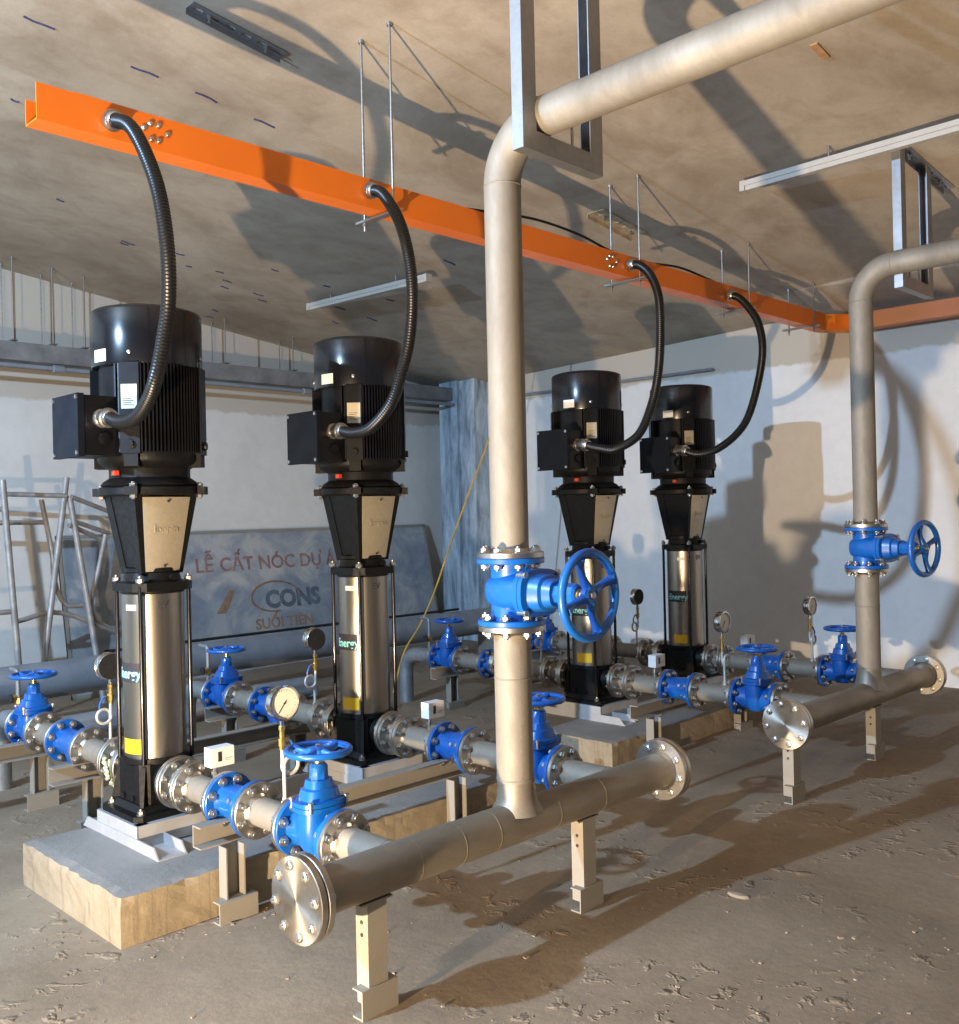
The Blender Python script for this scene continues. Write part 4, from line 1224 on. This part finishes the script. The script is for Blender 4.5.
# ------------------------------------------------------------------ leaning printed board
def board():
    x0, x1 = 3.05, 6.95; zb, zt = -1.20, -.105; yb, yt = 7.45, 7.70
    o = A(x0, yb, zb-.17); o.z = .0
    o = A(x0, yb, -E0)
    t = thing('printed_board', 'large weathered printed board leaning on the back wall', 'board', o)
    p0 = A(x0, yb, -E0)-o; W = (x1-x0)*S; Hh = (zt+E0)*S; D = (yt-yb)*S
    up = Vector((0, D, Hh)); L = up.length; up.normalize(); nrm = Vector((1, 0, 0)).cross(up)
    m = basis((1, 0, 0), up, nrm, p0)
    b = MB(); b.box((0, 0, -.02), (W, L, 0), m); pn = b.build('panel', 'board', t, smooth=False)
    b = MB(); f = .03
    b.box((0, L-f, -.03), (W, L, .008), m); b.box((0, .0, -.03), (W, f, .008), m); b.box((0, 0, -.03), (f, L, .008), m); b.box((W-f, 0, -.03), (W, L, .008), m)
    b.build('frame', 'channel', t, smooth=False)
    def tx(body, size, x, y, mat, sx=1, bold=.004):
        text_obj('lettering', body, size, mat, pn, m @ Matrix.Translation((( x-x0)*S, y, .001)), extrude=.001, bold=bold, sx=sx)
    tx('LỄ CẤT NÓC DỰ ÁN', .20, 5.03, L-.36, 'board_red', sx=1.0)
    tx('CONS', .25, 5.17, L-.76, 'board_dark', sx=1.0, bold=.012)
    tx('SUỐI TIÊN', .15, 5.05, L-1.005, 'board_orange', sx=1.05)
    # plain emblem left of the word
    b = MB()
    b.tube([m @ Vector(((4.98-x0)*S+.30*cos(a), L-.72+.16*sin(a), .003)) for a in [2*pi*k/30 for k in range(24)]], .010, 6)
    b.prism([((4.36-x0)*S, L-.85), ((4.46-x0)*S, L-.85), ((4.57-x0)*S, L-.62), ((4.51-x0)*S, L-.62)], .0005, .003, m)
    b.build('emblem', 'board_orange', pn, smooth=False)
board()
# small dark board behind the scaffold
# ------------------------------------------------------------------ scaffold frames leaning left
def tube_frame(label, segs, r=.026, loops=()):
    o = A(*segs[0][0]); t = thing('scaffold_frame', label, 'scaffold', o, group='steel scaffold frames leaning at the back left')
    names = ['post', 'post', 'rail']
    for k, s in enumerate(segs):
        b = MB(); b.tube(catmull([A(*p)-o for p in s], 6) if len(s) > 2 else [A(*p)-o for p in s], r*(1 if k < 2 else .8), 12)
        b.build('upright' if k < 2 else 'rail', 'aluminium', t)
    return t
tube_frame('zinc scaffold frame leaning at the back left, its tall slanting upright before the nearest motor',
  [[(2.955,7.24,.335),(2.62,7.0,-E0+.02)], [(2.965,7.22,.20),(3.075,7.15,-.73),(3.12,7.05,-E0+.02)],
   [(2.935,7.2,.197),(2.2,7.3,.225)], [(2.97,7.2,.19),(3.42,7.35,.04)],
   [(2.78,7.22,.005),(2.2,7.32,.01)], [(2.95,7.2,-.02),(3.23,7.3,-.135)],
   [(2.98,7.2,.01),(3.30,7.32,-.09)],
   [(2.76,7.22,.17),(2.82,7.2,-.22),(2.83,7.19,-.43),(2.90,7.18,-.60),(3.03,7.18,-.625)],
   [(3.26,7.28,-.10),(3.19,7.25,-.35),(3.11,7.22,-.62),(3.16,7.22,-.76),(3.30,7.22,-.84)],
   [(2.53,7.1,-.69),(2.85,7.15,-.66),(3.3,7.2,-.86)]])
tube_frame('zinc scaffold frame standing at the very left picture edge behind the blue wheel',
  [[(2.40,6.95,.30),(2.47,6.85,-E0+.02)], [(1.9,6.95,.30),(1.97,6.85,-E0+.02)],
   [(2.40,6.95,.1),(1.9,6.95,.1)], [(2.44,6.9,-.6),(1.94,6.9,-.6)]])

# green-white residue of tape on the nearest pump's suction flange, crumbs on the floor
rnd = random.Random(4)
b = MB()
def crumb(b, x, y, s):
    c = Vector((x*S, y*S, s*.3)); m = Matrix.Translation(c) @ Matrix.Rotation(rnd.random()*6, 4, 'Z')
    v = [m @ Vector((s*(.6+.5*rnd.random())*sx, s*(.5+.4*rnd.random())*sy, s*.45*(.4+rnd.random()*.6)*sz)) for sx in (-1, 1) for sy in (-1, 1) for sz in (-1, 1)]
    b._add(v, [(0,1,3,2),(4,6,7,5),(0,4,5,1),(2,3,7,6),(0,2,6,4),(1,5,7,3)])
for k in range(520):
    u = rnd.random()
    if u < .45: x, y = 1.35+rnd.random()*5, 2.99-abs(rnd.gauss(0, .10))-.01
    elif u < .8: x, y = rnd.uniform(.9, 5.5), rnd.uniform(.25, 2.6)
    else: x, y = rnd.gauss(3.0, .6), rnd.gauss(1.0, .35)
    if x > WX-.1: continue
    crumb(b, x, y, .003+.007*rnd.random()**3)
o = b.build('concrete_crumbs', 'gravel', smooth=False); tag(o, 'scattered concrete crumbs on the dusty floor', 'debris', kind='stuff')
# strips of torn greenish tape stuck on the nearest pump's rear flange
t = thing('torn_tape', 'torn greenish white tape on the rear flange of the nearest pump', 'tape', A(1.70, 3.80, -1.0))
for k in range(7):
    b = MB(); a0 = 150+k*14+rnd.random()*8; yy = -.01+.03*rnd.random()
    c0 = A(1.79, 3.80+.02, 0); c0.z = AZ; o0 = A(1.70, 3.80, -1.0)
    P = [c0-o0+Vector(((FR+.006)*cos(radians(a0+j*4)), yy+.02*sin(j*1.3+k), (FR+.006)*sin(radians(a0+j*4)))) for j in range(5)]
    b.tube(P, [.006, .009, .007, .010, .005], 5); b.build('tape_strip', 'tape', t)
# a lump of mortar
b = MB(); b.lathe([(0, 0), (.050, .0), (.042, .010), (.02, .013), (0, .014)], A(3.04, 1.76, -E0), (0, 0, 1), 9, sy=.5, close=False)
o = b.build('mortar_lump', 'gravel'); tag(o, 'pale flat lump of mortar lying alone on the open floor', 'debris')

# ------------------------------------------------------------------ camera
yaw, pit, rol = radians(44.63), radians(-.076), radians(1.267)
f = Vector((cos(yaw)*cos(pit), sin(yaw)*cos(pit), -sin(pit)))
r = f.cross(Vector((0, 0, 1))).normalized(); d = f.cross(r)
cr, sr = cos(rol), sin(rol)
r2_, d2_ = r*cr+d*sr, -r*sr+d*cr
cam = bpy.data.cameras.new('camera'); co = bpy.data.objects.new('camera', cam); C.objects.link(co)
m = Matrix((r2_, -d2_, -f)).transposed().to_4x4(); m.translation = A(0, 0, 0); co.matrix_world = m
cam.sensor_fit = 'HORIZONTAL'; cam.sensor_width = 36; cam.lens = 36*963/959; cam.clip_start = .05; cam.clip_end = 60
bpy.context.scene.camera = co

# ------------------------------------------------------------------ light: a warm work lamp low at left, cool light further back
def spot(name, loc, col, power, size):
    l = bpy.data.lights.new(name, 'POINT'); l.color = col; l.energy = power; l.shadow_soft_size = size
    o = bpy.data.objects.new(name, l); C.objects.link(o); o.location = loc; return o
WARM = A(-.6, 1.72, -1.17); COOL = A(-2.6, 3.2, 1.55)
l = bpy.data.lights.new('warm_work_lamp', 'AREA'); l.shape = 'DISK'; l.size = .075; l.color = (1.0, .76, .50); l.energy = 455
o = bpy.data.objects.new('warm_work_lamp', l); C.objects.link(o); o.location = WARM       # a floodlight standing on the floor, tilted up
aim = Vector((cos(radians(-13)), sin(radians(-13)), .48)).normalized(); o.rotation_euler = (-aim).to_track_quat('Z', 'Y').to_euler()
spot('cool_light', COOL, (.46, .69, 1.0), 2700, .05)
w = bpy.data.worlds.new('room'); bpy.context.scene.world = w; w.use_nodes = True
w.node_tree.nodes['Background'].inputs[0].default_value = (.80, .88, 1.0, 1); w.node_tree.nodes['Background'].inputs[1].default_value = .17

for p in PROTO: bpy.data.objects.remove(p)
sc = bpy.context.scene
sc.view_settings.view_transform = 'Standard'; sc.view_settings.look = 'None'
sc.view_settings.gamma = 1; sc.view_settings.exposure = 0; sc.view_settings.use_curve_mapping = False
